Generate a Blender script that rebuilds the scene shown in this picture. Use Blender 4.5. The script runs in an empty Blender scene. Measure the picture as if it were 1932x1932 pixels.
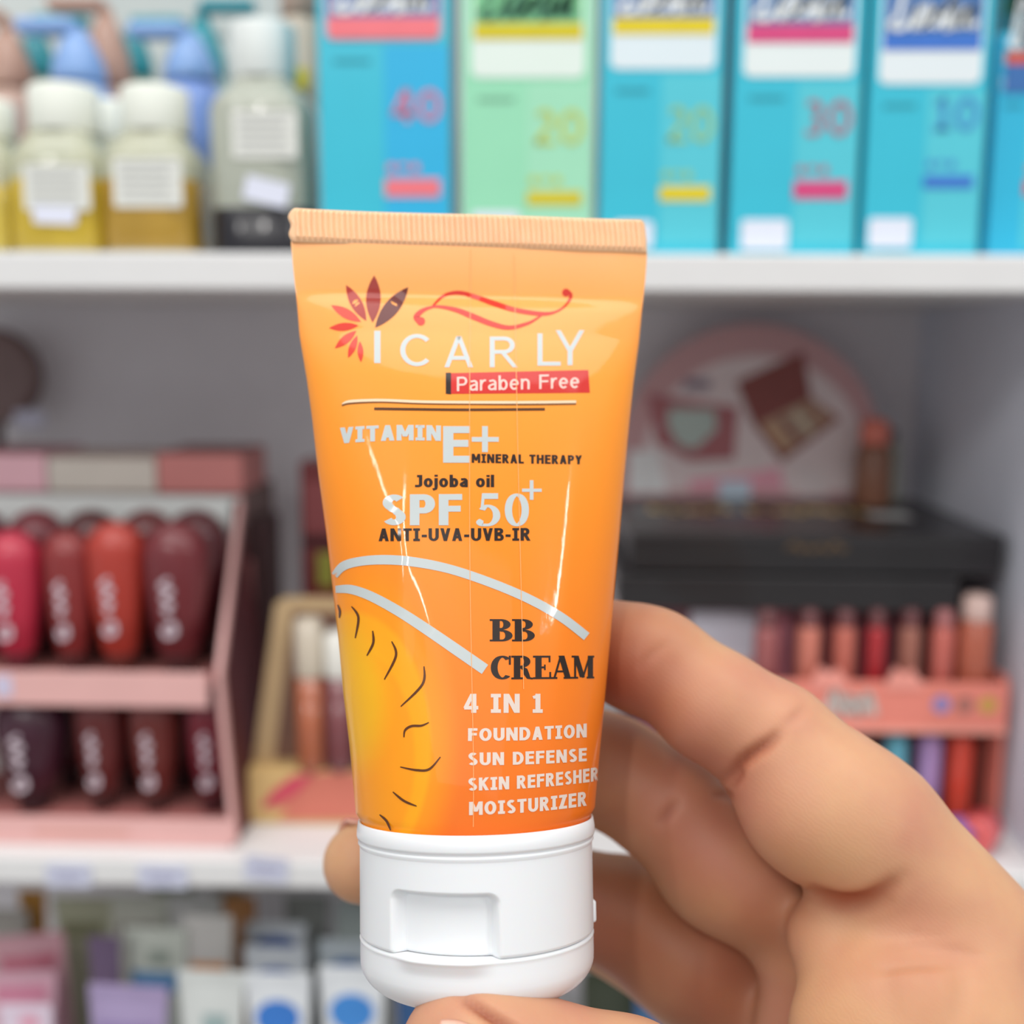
import bpy, bmesh, math, random
import numpy as np
from mathutils import Vector, Matrix
random.seed(7)
SC = bpy.context.scene
COL = SC.collection
# ---------------------------------------------------------------- camera, world, lights, exposure
F = 2072.0                      # focal length in pixels of the 1932 px frame
PITCH, YAW, ROLL = math.radians(8.7), math.radians(1.55), math.radians(0.3)
CAM = Vector((0, 0, 1.35))
RC = Matrix.Rotation(YAW, 3, 'Z') @ Matrix.Rotation(math.pi/2 - PITCH, 3, 'X') @ Matrix.Rotation(ROLL, 3, 'Z')
cd = bpy.data.cameras.new('camera')
cam = bpy.data.objects.new('camera', cd); COL.objects.link(cam)
cam.matrix_world = Matrix.Translation(CAM) @ RC.to_4x4()
cd.sensor_width = 36; cd.lens = 36*F/1932
cd.clip_start = .01; cd.clip_end = 20
cd.dof.use_dof = True; cd.dof.focus_distance = .160; cd.dof.aperture_fstop = cd.lens/3.9
SC.camera = cam
vs = SC.view_settings
SC.display_settings.display_device = 'sRGB'
vs.view_transform = 'Standard'; vs.look = 'None'; vs.gamma = 1; vs.use_curve_mapping = False
vs.exposure = -0.08
w = bpy.data.worlds.new('shop_light'); SC.world = w; w.use_nodes = True
bg = w.node_tree.nodes['Background']; bg.inputs[0].default_value = (.95, .97, 1, 1); bg.inputs[1].default_value = .56
def area(name, loc, tgt, sx, sy, power, col=(1, 1, 1)):
    l = bpy.data.lights.new(name, 'AREA'); l.shape = 'RECTANGLE'; l.size = sx; l.size_y = sy
    l.energy = power; l.color = col
    o = bpy.data.objects.new(name, l); COL.objects.link(o); o.location = loc
    o.rotation_euler = (Vector(tgt)-Vector(loc)).to_track_quat('-Z', 'Y').to_euler()
    return o
area('ceiling_lamp', (-.60, -1.85, 2.75), (-.4, 0, 1.2), .10, .45, 9, (1, .97, .93))
area('ceiling_lamp', (2.15, -1.45, 2.75), (.9, 0, 1.2), .10, .55, 12, (1, .98, .95))
area('ceiling_lamp', (-1.35, -1.9, 2.75), (-.7, 0, 1.2), .08, .5, 6, (1, .98, .95))
area('ceiling_lamp', (0, -2.6, 2.75), (0, .2, 1.2), 3.2, 1.2, 13, (1, .98, .96))
area('ceiling_lamp', (0, -.22, 2.75), (0, -.2, 0), 2.4, .8, 25, (1, .98, .95))

# ---------------------------------------------------------------- helpers
def at(px, py, Y):              # world point on the upright plane y = Y seen at that pixel
    d = RC @ Vector(((px-966)/F, -(py-966)/F, -1))
    return CAM + d*(Y/d.y)
def atz(px, py, z):             # world point on the level plane z
    d = RC @ Vector(((px-966)/F, -(py-966)/F, -1))
    return CAM + d*((z-CAM.z)/d.z)
def lin(c):
    return tuple(((v/255)/12.92 if v/255 <= .04045 else ((v/255+.055)/1.055)**2.4) for v in c) + (1,)
MATS = {}
def mat(rgb, rough=.5, spec=.5, coat=0, metal=0, trans=0, sss=0, var=.04, scale=60, bump=0, bscale=200, name=None, ior=1.45, alpha=1):
    key = (tuple(rgb), rough, spec, coat, metal, trans, sss, var, scale, bump, bscale, ior, alpha)
    if key in MATS: return MATS[key]
    m = bpy.data.materials.new(name or 'surface'); m.use_nodes = True
    nt = m.node_tree; b = nt.nodes['Principled BSDF']; L = nt.links.new
    tc = nt.nodes.new('ShaderNodeTexCoord'); nz = nt.nodes.new('ShaderNodeTexNoise')
    nz.inputs['Scale'].default_value = scale; nz.inputs['Detail'].default_value = 3
    L(tc.outputs['Object'], nz.inputs['Vector'])
    mx = nt.nodes.new('ShaderNodeMix'); mx.data_type = 'RGBA'
    c = lin(rgb)
    mx.inputs[6].default_value = tuple(max(0, v*(1-var*2)) for v in c[:3])+(1,)
    mx.inputs[7].default_value = tuple(min(1, v*(1+var*2)) for v in c[:3])+(1,)
    L(nz.outputs['Fac'], mx.inputs[0]); L(mx.outputs[2], b.inputs['Base Color'])
    b.inputs['Roughness'].default_value = rough; b.inputs['Metallic'].default_value = metal
    b.inputs['Specular IOR Level'].default_value = spec; b.inputs['Coat Weight'].default_value = coat
    b.inputs['Coat Roughness'].default_value = .06; b.inputs['Transmission Weight'].default_value = trans
    b.inputs['IOR'].default_value = ior; b.inputs['Alpha'].default_value = alpha
    if sss:
        b.inputs['Subsurface Weight'].default_value = sss
        b.inputs['Subsurface Radius'].default_value = (.004, .0015, .0008); b.inputs['Subsurface Scale'].default_value = .5
    if bump:
        n2 = nt.nodes.new('ShaderNodeTexNoise'); n2.inputs['Scale'].default_value = bscale; n2.inputs['Detail'].default_value = 4
        L(tc.outputs['Object'], n2.inputs['Vector'])
        bp = nt.nodes.new('ShaderNodeBump'); bp.inputs['Strength'].default_value = bump; bp.inputs['Distance'].default_value = .0005
        L(n2.outputs['Fac'], bp.inputs['Height']); L(bp.outputs[0], b.inputs['Normal'])
    MATS[key] = m
    return m
def mesh_obj(name, verts, faces, m, parent=None, smooth=True, loc=None):
    me = bpy.data.meshes.new(name); me.from_pydata([tuple(v) for v in verts], [], [tuple(f) for f in faces]); me.update()
    o = bpy.data.objects.new(name, me); COL.objects.link(o)
    me.materials.append(m)
    if smooth: me.polygons.foreach_set('use_smooth', [True]*len(me.polygons))
    if parent: o.parent = parent
    if loc is not None: o.location = loc
    return o
def bm_obj(name, bm, m, parent=None, smooth=False, loc=None):
    me = bpy.data.meshes.new(name); bm.to_mesh(me); bm.free()
    o = bpy.data.objects.new(name, me); COL.objects.link(o); me.materials.append(m)
    if smooth: me.polygons.foreach_set('use_smooth', [True]*len(me.polygons))
    if parent: o.parent = parent
    if loc is not None: o.location = loc
    return o
def thing(name, loc, label, cat, group=None, rot=None):
    o = bpy.data.objects.new(name, None); COL.objects.link(o); o.location = loc; o.empty_display_size = .01
    if rot: o.rotation_euler = rot
    return tag(o, label, cat, group)
def tag(o, label=None, cat=None, group=None, kind=None):
    if label: o['label'] = label
    if cat: o['category'] = cat
    if group: o['group'] = group
    if kind: o['kind'] = kind
    return o
def box_bm(x0, x1, y0, y1, z0, z1, bev=.0005, seg=2):
    bm = bmesh.new()
    bmesh.ops.create_cube(bm, size=1)
    for v in bm.verts:
        v.co = Vector((x0 if v.co.x < 0 else x1, y0 if v.co.y < 0 else y1, z0 if v.co.z < 0 else z1))
    if bev: bmesh.ops.bevel(bm, geom=bm.edges[:], offset=bev, segments=seg, affect='EDGES', profile=.5)
    return bm
def box(name, x0, x1, y0, y1, z0, z1, m, parent=None, bev=.0005):
    return bm_obj(name, box_bm(x0, x1, y0, y1, z0, z1, bev), m, parent)
def lathe(name, prof, m, parent=None, n=32, sx=1, sy=1, loc=None, square=0):
    """prof: list of (r, z); square>0 turns round sections into rounded squares"""
    vs_, fs = [], []
    k = len(prof)
    for r, z in prof:
        for i in range(n):
            a = 2*math.pi*i/n; c, s = math.cos(a), math.sin(a)
            if square:
                p = 2+square; q = (abs(c)**p+abs(s)**p)**(-1/p); c, s = c*q, s*q
            vs_.append((r*c*sx, r*s*sy, z))
    for j in range(k-1):
        for i in range(n):
            fs.append((j*n+i, j*n+(i+1) % n, (j+1)*n+(i+1) % n, (j+1)*n+i))
    if prof[0][0] > 1e-6: fs.append(tuple(range(n))[::-1])
    if prof[-1][0] > 1e-6: fs.append(tuple((k-1)*n+i for i in range(n)))
    o = mesh_obj(name, vs_, fs, m, parent, True, loc)
    for p in o.data.polygons:
        if len(p.vertices) > 4: p.use_smooth = False
    return o
def round_rect(name, w_, h_, r, th, m, parent=None, loc=None, n=6):
    """rounded plate in the xz plane, front face at y=0, thickness th behind"""
    pts = []
    for cx, cz, a0 in ((w_/2-r, h_/2-r, 0), (-w_/2+r, h_/2-r, 90), (-w_/2+r, -h_/2+r, 180), (w_/2-r, -h_/2+r, 270)):
        for i in range(n+1):
            a = math.radians(a0+90*i/n); pts.append((cx+r*math.cos(a), cz+r*math.sin(a)))
    return plate(name, pts, th, m, parent, loc)
def plate(name, pts, th, m, parent=None, loc=None):
    k = len(pts)
    v = [(x, 0, z) for x, z in pts]+[(x, th, z) for x, z in pts]
    f = [tuple(range(k)), tuple(range(2*k-1, k-1, -1))]+[(i, i+k, (i+1) % k+k, (i+1) % k) for i in range(k)]
    o = mesh_obj(name, v, f, m, parent, False, loc)
    bm = bmesh.new(); bm.from_mesh(o.data); bmesh.ops.recalc_face_normals(bm, faces=bm.faces); bm.to_mesh(o.data); bm.free()
    return o

# ---------------------------------------------------------------- lettering: strokes with an oval pen
def arc(cx, cy, rx, ry, a0, a1, n=14):
    return [(cx+rx*math.cos(math.radians(a0+(a1-a0)*i/n)), cy+ry*math.sin(math.radians(a0+(a1-a0)*i/n))) for i in range(n+1)]
def glyph(ch, sv, sh, serif=False):
    a, b = sv/2, sh/2; S = []
    v = lambda x0, y0, x1, y1, k=1: S.append(('v', [(x0, y0), (x1, y1)], k))
    h = lambda x0, y0, x1, y1, k=1: S.append(('h', [(x0, y0), (x1, y1)], k))
    c = lambda p, k=1: S.append(('c', p, k))
    W = .7
    if serif:
        t = sh; a = sv/2
        def feet(x, y, hw=None):
            hw = hw or a+.1; h(x-hw, y, x+hw, y)
        if ch == 'B':
            W = .78; X = .1+a; v(X, 0, X, 1); h(0, b, .4, b); h(0, 1-b, .4, 1-b)
            c([(.35, 1-b)]+arc(.4, .76, .22, .24-b, 90, -90)+[(.3, .52)]); c([(.35, .52)]+arc(.44, .26, .25, .26-b, 90, -90)+[(.3, b)])
        elif ch == 'C':
            W = .8; c(arc(.45, .5, .45-a, .5-b, 48, 312, 24)); v(.74, .62, .74, 1, .3)
        elif ch == 'R':
            W = .88; X = .1+a; v(X, 0, X, 1); h(0, b, .1+sv+.1, b); h(0, 1-b, .4, 1-b)
            c([(.35, 1-b)]+arc(.42, .75, .22, .25-b, 90, -90)+[(.3, .5)]); c([(.42, .5), (.55, .42), (.62, .2), (.7, .05), (.88, .02)], .9)
        elif ch == 'E':
            W = .76; X = .1+a; v(X, 0, X, 1); h(0, b, .74, b); h(0, 1-b, .7, 1-b); h(X, .5, .5, .5); v(.7, .72, .7, 1, .3); v(.73, 0, .73, .3, .3); v(.5, .38, .5, .62, .25)
        elif ch == 'A':
            W = .92; v(.14, 0, .42, .95, .35); v(.76, 0, .46, 1, 1); h(.22, .32, .62, .32); h(0, b, .28, b); h(.56, b, .92, b)
        elif ch == 'M':
            W = 1.08; v(.16, 0, .16, .96, .35); v(.2, 1, .5, .06, .9); v(.84, .98, .52, .04, .35); v(.88, 0, .88, 1, .95); h(0, b, .3, b); h(.7, b, 1.06, b); h(0, 1-b, .25, 1-b); h(.8, 1-b, 1.06, 1-b)
        elif ch == '5':
            W = .62; v(.12, .5, .16, 1, .4); h(.12, 1-b*2, .56, 1-b*2, 2.2); c([(.12, .5)]+arc(.27, .33, .25, .33-b, 105, -90, 16)+arc(.14, .12, .08, .08, -100, -250, 6))
        elif ch == '0':
            W = .66; c(arc(.33, .5, .33-a, .5-b, 0, 360, 32))
        elif ch == ' ': W = .3
        return S, W
    if ch == 'A': W = .78; v(a*1.1, 0, W/2, 1); v(W-a*1.1, 0, W/2, 1); h(.2, .3, W-.2, .3)
    elif ch == 'B': W = .7; v(a, 0, a, 1); c([(a, 1-b)]+arc(.4, .76, .26-a, .24-b, 90, -90)+[(a, .52)]); c([(a, .52)]+arc(.42, .27, .28-a, .27-b, 90, -90)+[(a, b)])
    elif ch == 'C': W = .74; c(arc(.42, .5, .42-a, .5-b, 42, 318, 22))
    elif ch == 'D': W = .78; v(a, 0, a, 1); c([(a, 1-b)]+arc(.32, .5, .46-a, .5-b, 90, -90, 18)+[(a, b)])
    elif ch in 'EF':
        W = .63; v(a, 0, a, 1); h(a, 1-b, W, 1-b); h(a, .53, W-.04, .53)
        if ch == 'E': h(a, b, W, b)
    elif ch == 'H': W = .78; v(a, 0, a, 1); v(W-a, 0, W-a, 1); h(a, .52, W-a, .52)
    elif ch == 'I': W = .5; v(W/2, 0, W/2, 1); h(0, b, W, b); h(0, 1-b, W, 1-b)
    elif ch == 'i': W = .2; v(a, 0, a, .74); v(a, .84, a, 1)
    elif ch == '|': W = sv; v(a, 0, a, 1)
    elif ch == 'J': W = .5; v(W-a, .25, W-a, 1); h(.14, 1-b, W-a, 1-b); c([(W-a, .28)]+arc(W-a-.18, .22, .18, .22-b, 0, -90, 8)+[(.0, b)])
    elif ch == 'K': W = .74; v(a, 0, a, 1); v(a+.06, .46, W-a, 1, 1.05); v(.3, .56, W-a, 0, 1.05)
    elif ch == 'L': W = .6; v(a, 0, a, 1); h(a, b, W, b)
    elif ch == 'M': W = .94; v(a, 0, a, 1); v(W-a, 0, W-a, 1); v(a*1.3, 1, W/2, .25, .9); v(W-a*1.3, 1, W/2, .25, .9)
    elif ch == 'N': W = .8; v(a, 0, a, 1); v(W-a, 0, W-a, 1); v(a*1.2, 1, W-a*1.2, 0)
    elif ch == 'O': W = .84; c(arc(.42, .5, .42-a, .5-b, 0, 360, 30))
    elif ch == 'P': W = .68; v(a, 0, a, 1); c([(a, 1-b)]+arc(.38, .69, .3-a, .31-b, 90, -90)+[(a, .38+b)])
    elif ch == 'R': W = .74; v(a, 0, a, 1); c([(a, 1-b)]+arc(.38, .72, .28-a, .28-b, 90, -90)+[(a, .44+b)]); v(.36, .46, W-a*1.05, 0, 1.05)
    elif ch == 'S': W = .66; c(arc(.34, .73, .3-a*.9, .27-b, 35, 250, 14)[:-1]+[(.3, .52), (.38, .48)]+arc(.33, .27, .32-a, .27-b, 62, -150, 14))
    elif ch == 'T': W = .68; v(W/2, 0, W/2, 1); h(0, 1-b, W, 1-b)
    elif ch == 'U': W = .76; c([(a, 1), (a, .6)]+arc(W/2, .36, W/2-a, .36-b, 180, 360, 16)+[(W-a, .6), (W-a, 1)])
    elif ch == 'V': W = .76; v(a*1.05, 1, W/2, 0); v(W-a*1.05, 1, W/2, 0)
    elif ch == 'Y': W = .74; v(a*1.05, 1, W/2, .4); v(W-a*1.05, 1, W/2, .4); v(W/2, 0, W/2, .48)
    elif ch == 'Z': W = .66; h(.02, 1-b, W, 1-b); h(0, b, W, b); v(a*1.4, b, W-a*1.4, 1-b, 1.2)
    elif ch == 'a': W = .56; v(W-a, 0, W-a, .5); c([(W-a, .48)]+arc(.31, .5, .25-a, .25-b, 0, 120, 8)+[(.09, .65)]); c([(W-a, .42), (.3, .42)]+arc(.25, .22, .25-a, .22-b, 90, 290, 12)+[(W-a, .16)])
    elif ch == 'b': W = .6; v(a, 0, a, 1.02); c(arc(.32, .37, .28-a, .38-b, 0, 360, 22))
    elif ch == 'e': W = .6; c([(.06, .38), (W-a, .38)]+arc(.3, .37, .3-a, .38-b, 5, 315, 20))
    elif ch == 'j': W = .24; v(a+.02, 0, a+.02, .74); v(a+.02, .86, a+.02, 1.02); c([(a+.02, 0), (a, -.12), (-.1, -.2)])
    elif ch == 'l': W = .22; v(a, 0, a, 1.02)
    elif ch == 'n': W = .58; v(a, 0, a, .75); c([(a, .45)]+arc(.3, .47, .28-a, .28-b, 160, 0, 10)+[(W-a, 0)])
    elif ch == 'o': W = .62; c(arc(.31, .37, .31-a, .38-b, 0, 360, 22))
    elif ch == 'r': W = .4; v(a, 0, a, .75); c([(a, .4), (.16, .6), (.26, .7), (.4, .7)])
    elif ch == 's': W = .5; c(arc(.26, .55, .22-a*.8, .2-b, 40, 250, 10)+arc(.25, .2, .24-a*.8, .2-b, 62, -150, 10))
    elif ch == '0': W = .7; c(arc(.35, .5, .35-a, .5-b, 0, 360, 28))
    elif ch == '1': W = .52; v(.28, 0, .28, 1); h(.02, b, W, b); c([(.04, .8), (.2, .86), (.28, .97)], .8)
    elif ch == '2': W = .62; c(arc(.3, .72, .29-a, .28-b, 150, -30, 12)+[(.12, .12), (.08, b)]); h(.02, b, W, b)
    elif ch == '3': W = .62; c(arc(.28, .74, .28-a, .26-b, 140, -80, 12)); c(arc(.28, .27, .31-a, .27-b, 85, -140, 14))
    elif ch == '4': W = .72; v(.5, 0, .5, 1); h(.02, .27, W, .27); v(.09, .27, .44, 1, .9)
    elif ch == '5': W = .62; h(.12, 1-b, .58, 1-b); v(.12, .5, .14, 1, .9); c([(.12, .5)]+arc(.29, .31, .31-a, .31-b, 110, -140, 16))
    elif ch == '-': W = .42; h(.02, .4, .4, .4, 1.1)
    elif ch == ' ': W = .36
    else: raise ValueError(ch)
    return S, W
def ribbon(pts, ws, sub=.06, mode='c', ax=1, ay=1):
    """quads along a path. ws = full width at each point; ax, ay scale the pen"""
    P = [Vector(p) for p in pts]; R, Wd = [], []
    for i in range(len(P)-1):
        n = max(1, int((P[i+1]-P[i]).length/sub))
        for j in range(n):
            t = j/n; R.append(P[i].lerp(P[i+1], t)); Wd.append(ws[i]*(1-t)+ws[i+1]*t)
    R.append(P[-1]); Wd.append(ws[-1])
    V, Q = [], []
    closed = (P[0]-P[-1]).length < 1e-5
    for i, p in enumerate(R):
        if mode == 'v': n = Vector((1, 0))
        elif mode == 'h': n = Vector((0, 1))
        else:
            p0 = R[i-1] if i else (R[-2] if closed else R[0]); p1 = R[i+1] if i < len(R)-1 else (R[1] if closed else R[-1])
            d = p1-p0; d = d.normalized() if d.length > 1e-9 else Vector((1, 0)); n = Vector((-d.y, d.x))
        o = Vector((n.x*ax, n.y*ay))*Wd[i]/2
        V += [p-o, p+o]
    for i in range(len(R)-1): Q.append((2*i, 2*i+1, 2*i+3, 2*i+2))
    return [tuple(v) for v in V], Q
def smooth_path(pts, n=8):
    P = [np.array(p, float) for p in pts]; out = []
    for i in range(len(P)-1):
        p0 = P[max(i-1, 0)]; p1 = P[i]; p2 = P[i+1]; p3 = P[min(i+2, len(P)-1)]
        for j in range(n):
            t = j/n; out.append(.5*((2*p1)+(-p0+p2)*t+(2*p0-5*p1+4*p2-p3)*t*t+(-p0+3*p1-3*p2+p3)*t**3))
    out.append(P[-1]); return out
def text_geo(s, sv=.2, sh=.16, sp=.14, serif=False, kern=None):
    """vertices (u 0..1 across the whole line, v in cap heights) and faces"""
    V, Q, x = [], [], 0
    for i, ch in enumerate(s):
        S, W = glyph(ch, sv, sh, serif)
        for mode, pts, k in S:
            if mode == 'v': vv, qq = ribbon(pts, [sv*k]*len(pts), .12, 'v')
            elif mode == 'h': vv, qq = ribbon(pts, [sh*k]*len(pts), .15, 'h')
            else: vv, qq = ribbon(pts, [k]*len(pts), .2, 'c', sv, sh)
            o = len(V); V += [(x+a_, b_) for a_, b_ in vv]; Q += [tuple(o+q for q in f) for f in qq]
        x += W+sp
    x -= sp
    return [(a_/x, b_) for a_, b_ in V], Q, x

# ---------------------------------------------------------------- the cream tube (its own frame: x right, y away, z up its axis)
def cam_pt(px, py, d): return Vector(((px-966)/F*d, -(py-966)/F*d, -d))
TT = math.radians(7.0)
uz = Vector((-.015, math.cos(TT), -math.sin(TT))).normalized()
uy = Vector((0, -math.sin(TT), -math.cos(TT))); uy = (uy-uz*uy.dot(uz)).normalized()
ux = uy.cross(uz)
TYAW = math.radians(7)                         # the right edge is turned a little away
ux, uy = ux*math.cos(TYAW)+uy*math.sin(TYAW), uy*math.cos(TYAW)-ux*math.sin(TYAW)
P0 = cam_pt(899, 1620, .170)
MT = Matrix((ux, uy, uz)).transposed()          # local -> camera space
MW = (Matrix.Translation(CAM) @ (RC @ MT).to_4x4()); MW.translation = CAM + RC @ P0
def t_of(py, front=0.0):
    lo, hi = -.05, .14
    for _ in range(50):
        t = (lo+hi)/2; p = P0+uz*t-uy*front
        y = 966-F*p.y/(-p.z)
        if y > py: lo = t
        else: hi = t
    return t
EDGE = [(405, 546, 1216), (440, 546, 1220), (470, 549, 1221), (520, 554, 1218), (580, 561, 1212), (640, 566, 1207), (680, 573, 1202), (720, 580, 1197), (790, 590, 1190), (900, 603, 1180), (1000, 617, 1172),
        (1100, 629, 1163), (1203, 641, 1154), (1300, 650, 1145), (1400, 662, 1135), (1500, 671, 1125), (1560, 677, 1120), (1620, 679, 1118)]
_t, _a, _c = [], [], []
for py, L_, R_ in EDGE:
    t = t_of(py); p = P0+uz*t; d = -p.z
    wr = min(1, max(0, (t_of(466)-t)/.075))     # 0 flat .. 1 round section
    kk = []
    for q in (L_, R_):
        s_ = (q-966)/F
        k1 = (s_*d-p.x)/(ux.x+s_*ux.z)          # px = (p.x + k ux.x)/(d - k ux.z)
        k2 = s_*d-p.x
        kk.append(k1*(1-wr)+k2*wr)
    _t.append(t); _a.append((kk[1]-kk[0])/2); _c.append((kk[1]+kk[0])/2)
_t, _a, _c = map(np.array, (_t[::-1], _a[::-1], _c[::-1]))
def tube_a(t): return np.interp(t, _t, _a)
def tube_c(t): return np.interp(t, _t, _c)
PER = 2*math.pi*float(tube_a(t_of(1560)))
def perim(a, b):
    h = ((a-b)/(a+b))**2; return math.pi*(a+b)*(1+3*h/(10+math.sqrt(4-3*h)))
_tb = np.linspace(_t[0], _t[-1], 120); _b = []
for t in _tb:
    a = float(tube_a(t)); lo, hi = .0003, a
    for _ in range(40):
        m_ = (lo+hi)/2
        if perim(a, m_) < PER: lo = m_
        else: hi = m_
    _b.append(lo)
_b = np.array(_b)
T_CR0, T_CR1 = t_of(466), t_of(405)             # crimp band
# depth runs down smoothly to the flat crimp
def tube_b(t):
    base = np.interp(t, _tb, _b)
    f = np.clip((T_CR0-t)/.085, 0, 1)
    q = .0006+.0195*np.power(f, .62)
    return (base**-5.0+q**-5.0)**(-.2)
rngw = np.random.RandomState(3)
WAV = [(rngw.uniform(60, 260), rngw.uniform(-90, 90), rngw.uniform(0, 6.28), rngw.uniform(.3, 1)) for _ in range(9)]
def dent(x, t):
    """soft dents of the squeezed plastic, positive = outwards"""
    d = 0*x
    for kx, kt, ph, am in WAV: d = d+am*np.sin(kx*x*2+kt*t*2+ph)
    d = d*.000020
    s = np.clip((t-.03)/.06, 0, 1)
    # a shallow facet under the crimp and two long creases
    d = d-.0004*np.exp(-((x+.004)/.014)**2-((t-(T_CR0-.012))/.010)**2)
    d = d+.00022*np.exp(-((x+.0125-.05*(t-.03))/.0016)**2)*np.exp(-((t-.040)/.022)**2)
    d = d+.0002*np.exp(-((x+.0075+.30*(t-.035))/.0018)**2)*np.exp(-((t-.038)/.02)**2)
    d = d+.00022*np.exp(-((x-.0135-.12*(t-.045))/.0018)**2)*np.exp(-((t-.046)/.02)**2)
    d = d-.0005*s*np.exp(-((x-.019)/.005)**2-((t-(T_CR0-.017))/.012)**2)
    return d
def front_y(x, t, off=0.0):
    a = tube_a(t)+off; b = tube_b(t)+off
    q = np.clip((x-tube_c(t))/a, -.9995, .9995)
    s = np.sqrt(1-q*q)
    return -b*s-(dent(x, t))*s
def px_to_local(px, py, off=.00006):
    """where the view of that spot meets the tube's front, in the tube's frame"""
    px = np.asarray(px, float); py = np.asarray(py, float)
    D = np.stack([(px-966)/F, -(py-966)/F, -np.ones_like(px)], -1)
    Mi = np.array(MT.transposed()); o = -Mi @ np.array(P0); D = D @ Mi.T
    y = np.full_like(px, -.012)
    for _ in range(14):
        k = (y-o[1])/D[..., 1]; x = o[0]+k*D[..., 0]; z = o[2]+k*D[..., 2]
        y = .5*y+.5*front_y(x, z, off)
    return x, y, z
TUBE = bpy.data.objects.new('cream_tube', None); COL.objects.link(TUBE); TUBE.matrix_world = MW; TUBE.empty_display_size = .01
tag(TUBE, 'orange squeeze tube of sun cream with a white flip cap, held upright in the hand', 'cosmetic tube')

def tube_material():
    m = bpy.data.materials.new('orange_plastic'); m.use_nodes = True; nt = m.node_tree; b = nt.nodes['Principled BSDF']; L = nt.links.new
    N = nt.nodes.new
    tc = N('ShaderNodeTexCoord'); sep = N('ShaderNodeSeparateXYZ'); L(tc.outputs['Object'], sep.inputs[0])
    mr = N('ShaderNodeMapRange'); mr.inputs[1].default_value = t_of(1580); mr.inputs[2].default_value = T_CR1; L(sep.outputs[2], mr.inputs[0])
    cr = N('ShaderNodeValToRGB'); L(mr.outputs[0], cr.inputs[0]); e = cr.color_ramp.elements
    stops = [(0, (228, 106, 16)), (.25, (243, 126, 14)), (.5, (248, 143, 24)), (.72, (252, 156, 48)), (.88, (254, 168, 88)), (.95, (252, 182, 118)), (1, (251, 186, 132))]
    e[0].position = 0; e[0].color = lin(stops[0][1]); e[1].position = 1; e[1].color = lin(stops[-1][1])
    for p, c in stops[1:-1]: q = e.new(p); q.color = lin(c)
    # printed sun: warm yellow disc and glow on the lower left
    def dist(cx, cz, sx, sz):
        v = N('ShaderNodeCombineXYZ'); L(sep.outputs[0], v.inputs[0]); L(sep.outputs[2], v.inputs[2])
        s = N('ShaderNodeVectorMath'); s.operation = 'SUBTRACT'; L(v.outputs[0], s.inputs[0]); s.inputs[1].default_value = (cx, 0, cz)
        k = N('ShaderNodeVectorMath'); k.operation = 'MULTIPLY'; L(s.outputs[0], k.inputs[0]); k.inputs[1].default_value = (sx, 1, sz)
        l = N('ShaderNodeVectorMath'); l.operation = 'LENGTH'; L(k.outputs[0], l.inputs[0]); return l.outputs['Value']
    front = N('ShaderNodeMath'); front.operation = 'LESS_THAN'; front.inputs[1].default_value = .004; L(sep.outputs[1], front.inputs[0])
    col = cr.outputs[0]
    zc = t_of(1385, .012)
    for d0, d1, rgb, amt, cx, cz in ((.0170, .0118, (250, 148, 10), 1, -.0195, zc), (.0124, .0114, (247, 168, 8), .8, -.0195, zc-.001), (.0106, .0096, (250, 146, 10), .6, -.0200, zc-.003), (.0088, .0040, (244, 180, 12), .95, -.0205, zc+.005)):
        r = N('ShaderNodeMapRange'); r.interpolation_type = 'SMOOTHSTEP'; L(dist(cx, cz, 1, .62), r.inputs[0])
        r.inputs[1].default_value = d1; r.inputs[2].default_value = d0; r.inputs[3].default_value = amt; r.inputs[4].default_value = 0
        f = N('ShaderNodeMath'); f.operation = 'MULTIPLY'; L(r.outputs[0], f.inputs[0]); L(front.outputs[0], f.inputs[1])
        mx = N('ShaderNodeMix'); mx.data_type = 'RGBA'; L(f.outputs[0], mx.inputs[0]); L(col, mx.inputs[6]); mx.inputs[7].default_value = lin(rgb); col = mx.outputs[2]
    L(col, b.inputs['Base Color'])
    b.inputs['Roughness'].default_value = .4; b.inputs['Specular IOR Level'].default_value = .25; b.inputs['Coat Weight'].default_value = .45; b.inputs['Coat Roughness'].default_value = .05
    b.inputs['Subsurface Weight'].default_value = .12; b.inputs['Subsurface Radius'].default_value = (.003, .0012, .0004)
    # fine scratches and film wrinkles
    nz = N('ShaderNodeTexNoise'); nz.inputs['Scale'].default_value = 420; nz.inputs['Detail'].default_value = 5
    mp = N('ShaderNodeMapping'); mp.inputs['Scale'].default_value = (1, 1, .25); L(tc.outputs['Object'], mp.inputs[0]); L(mp.outputs[0], nz.inputs['Vector'])
    bp = N('ShaderNodeBump'); bp.inputs['Strength'].default_value = .12; bp.inputs['Distance'].default_value = .0002
    L(nz.outputs['Fac'], bp.inputs['Height']); L(bp.outputs[0], b.inputs['Coat Normal']); 
    return m
M_TUBE = tube_material()
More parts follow.
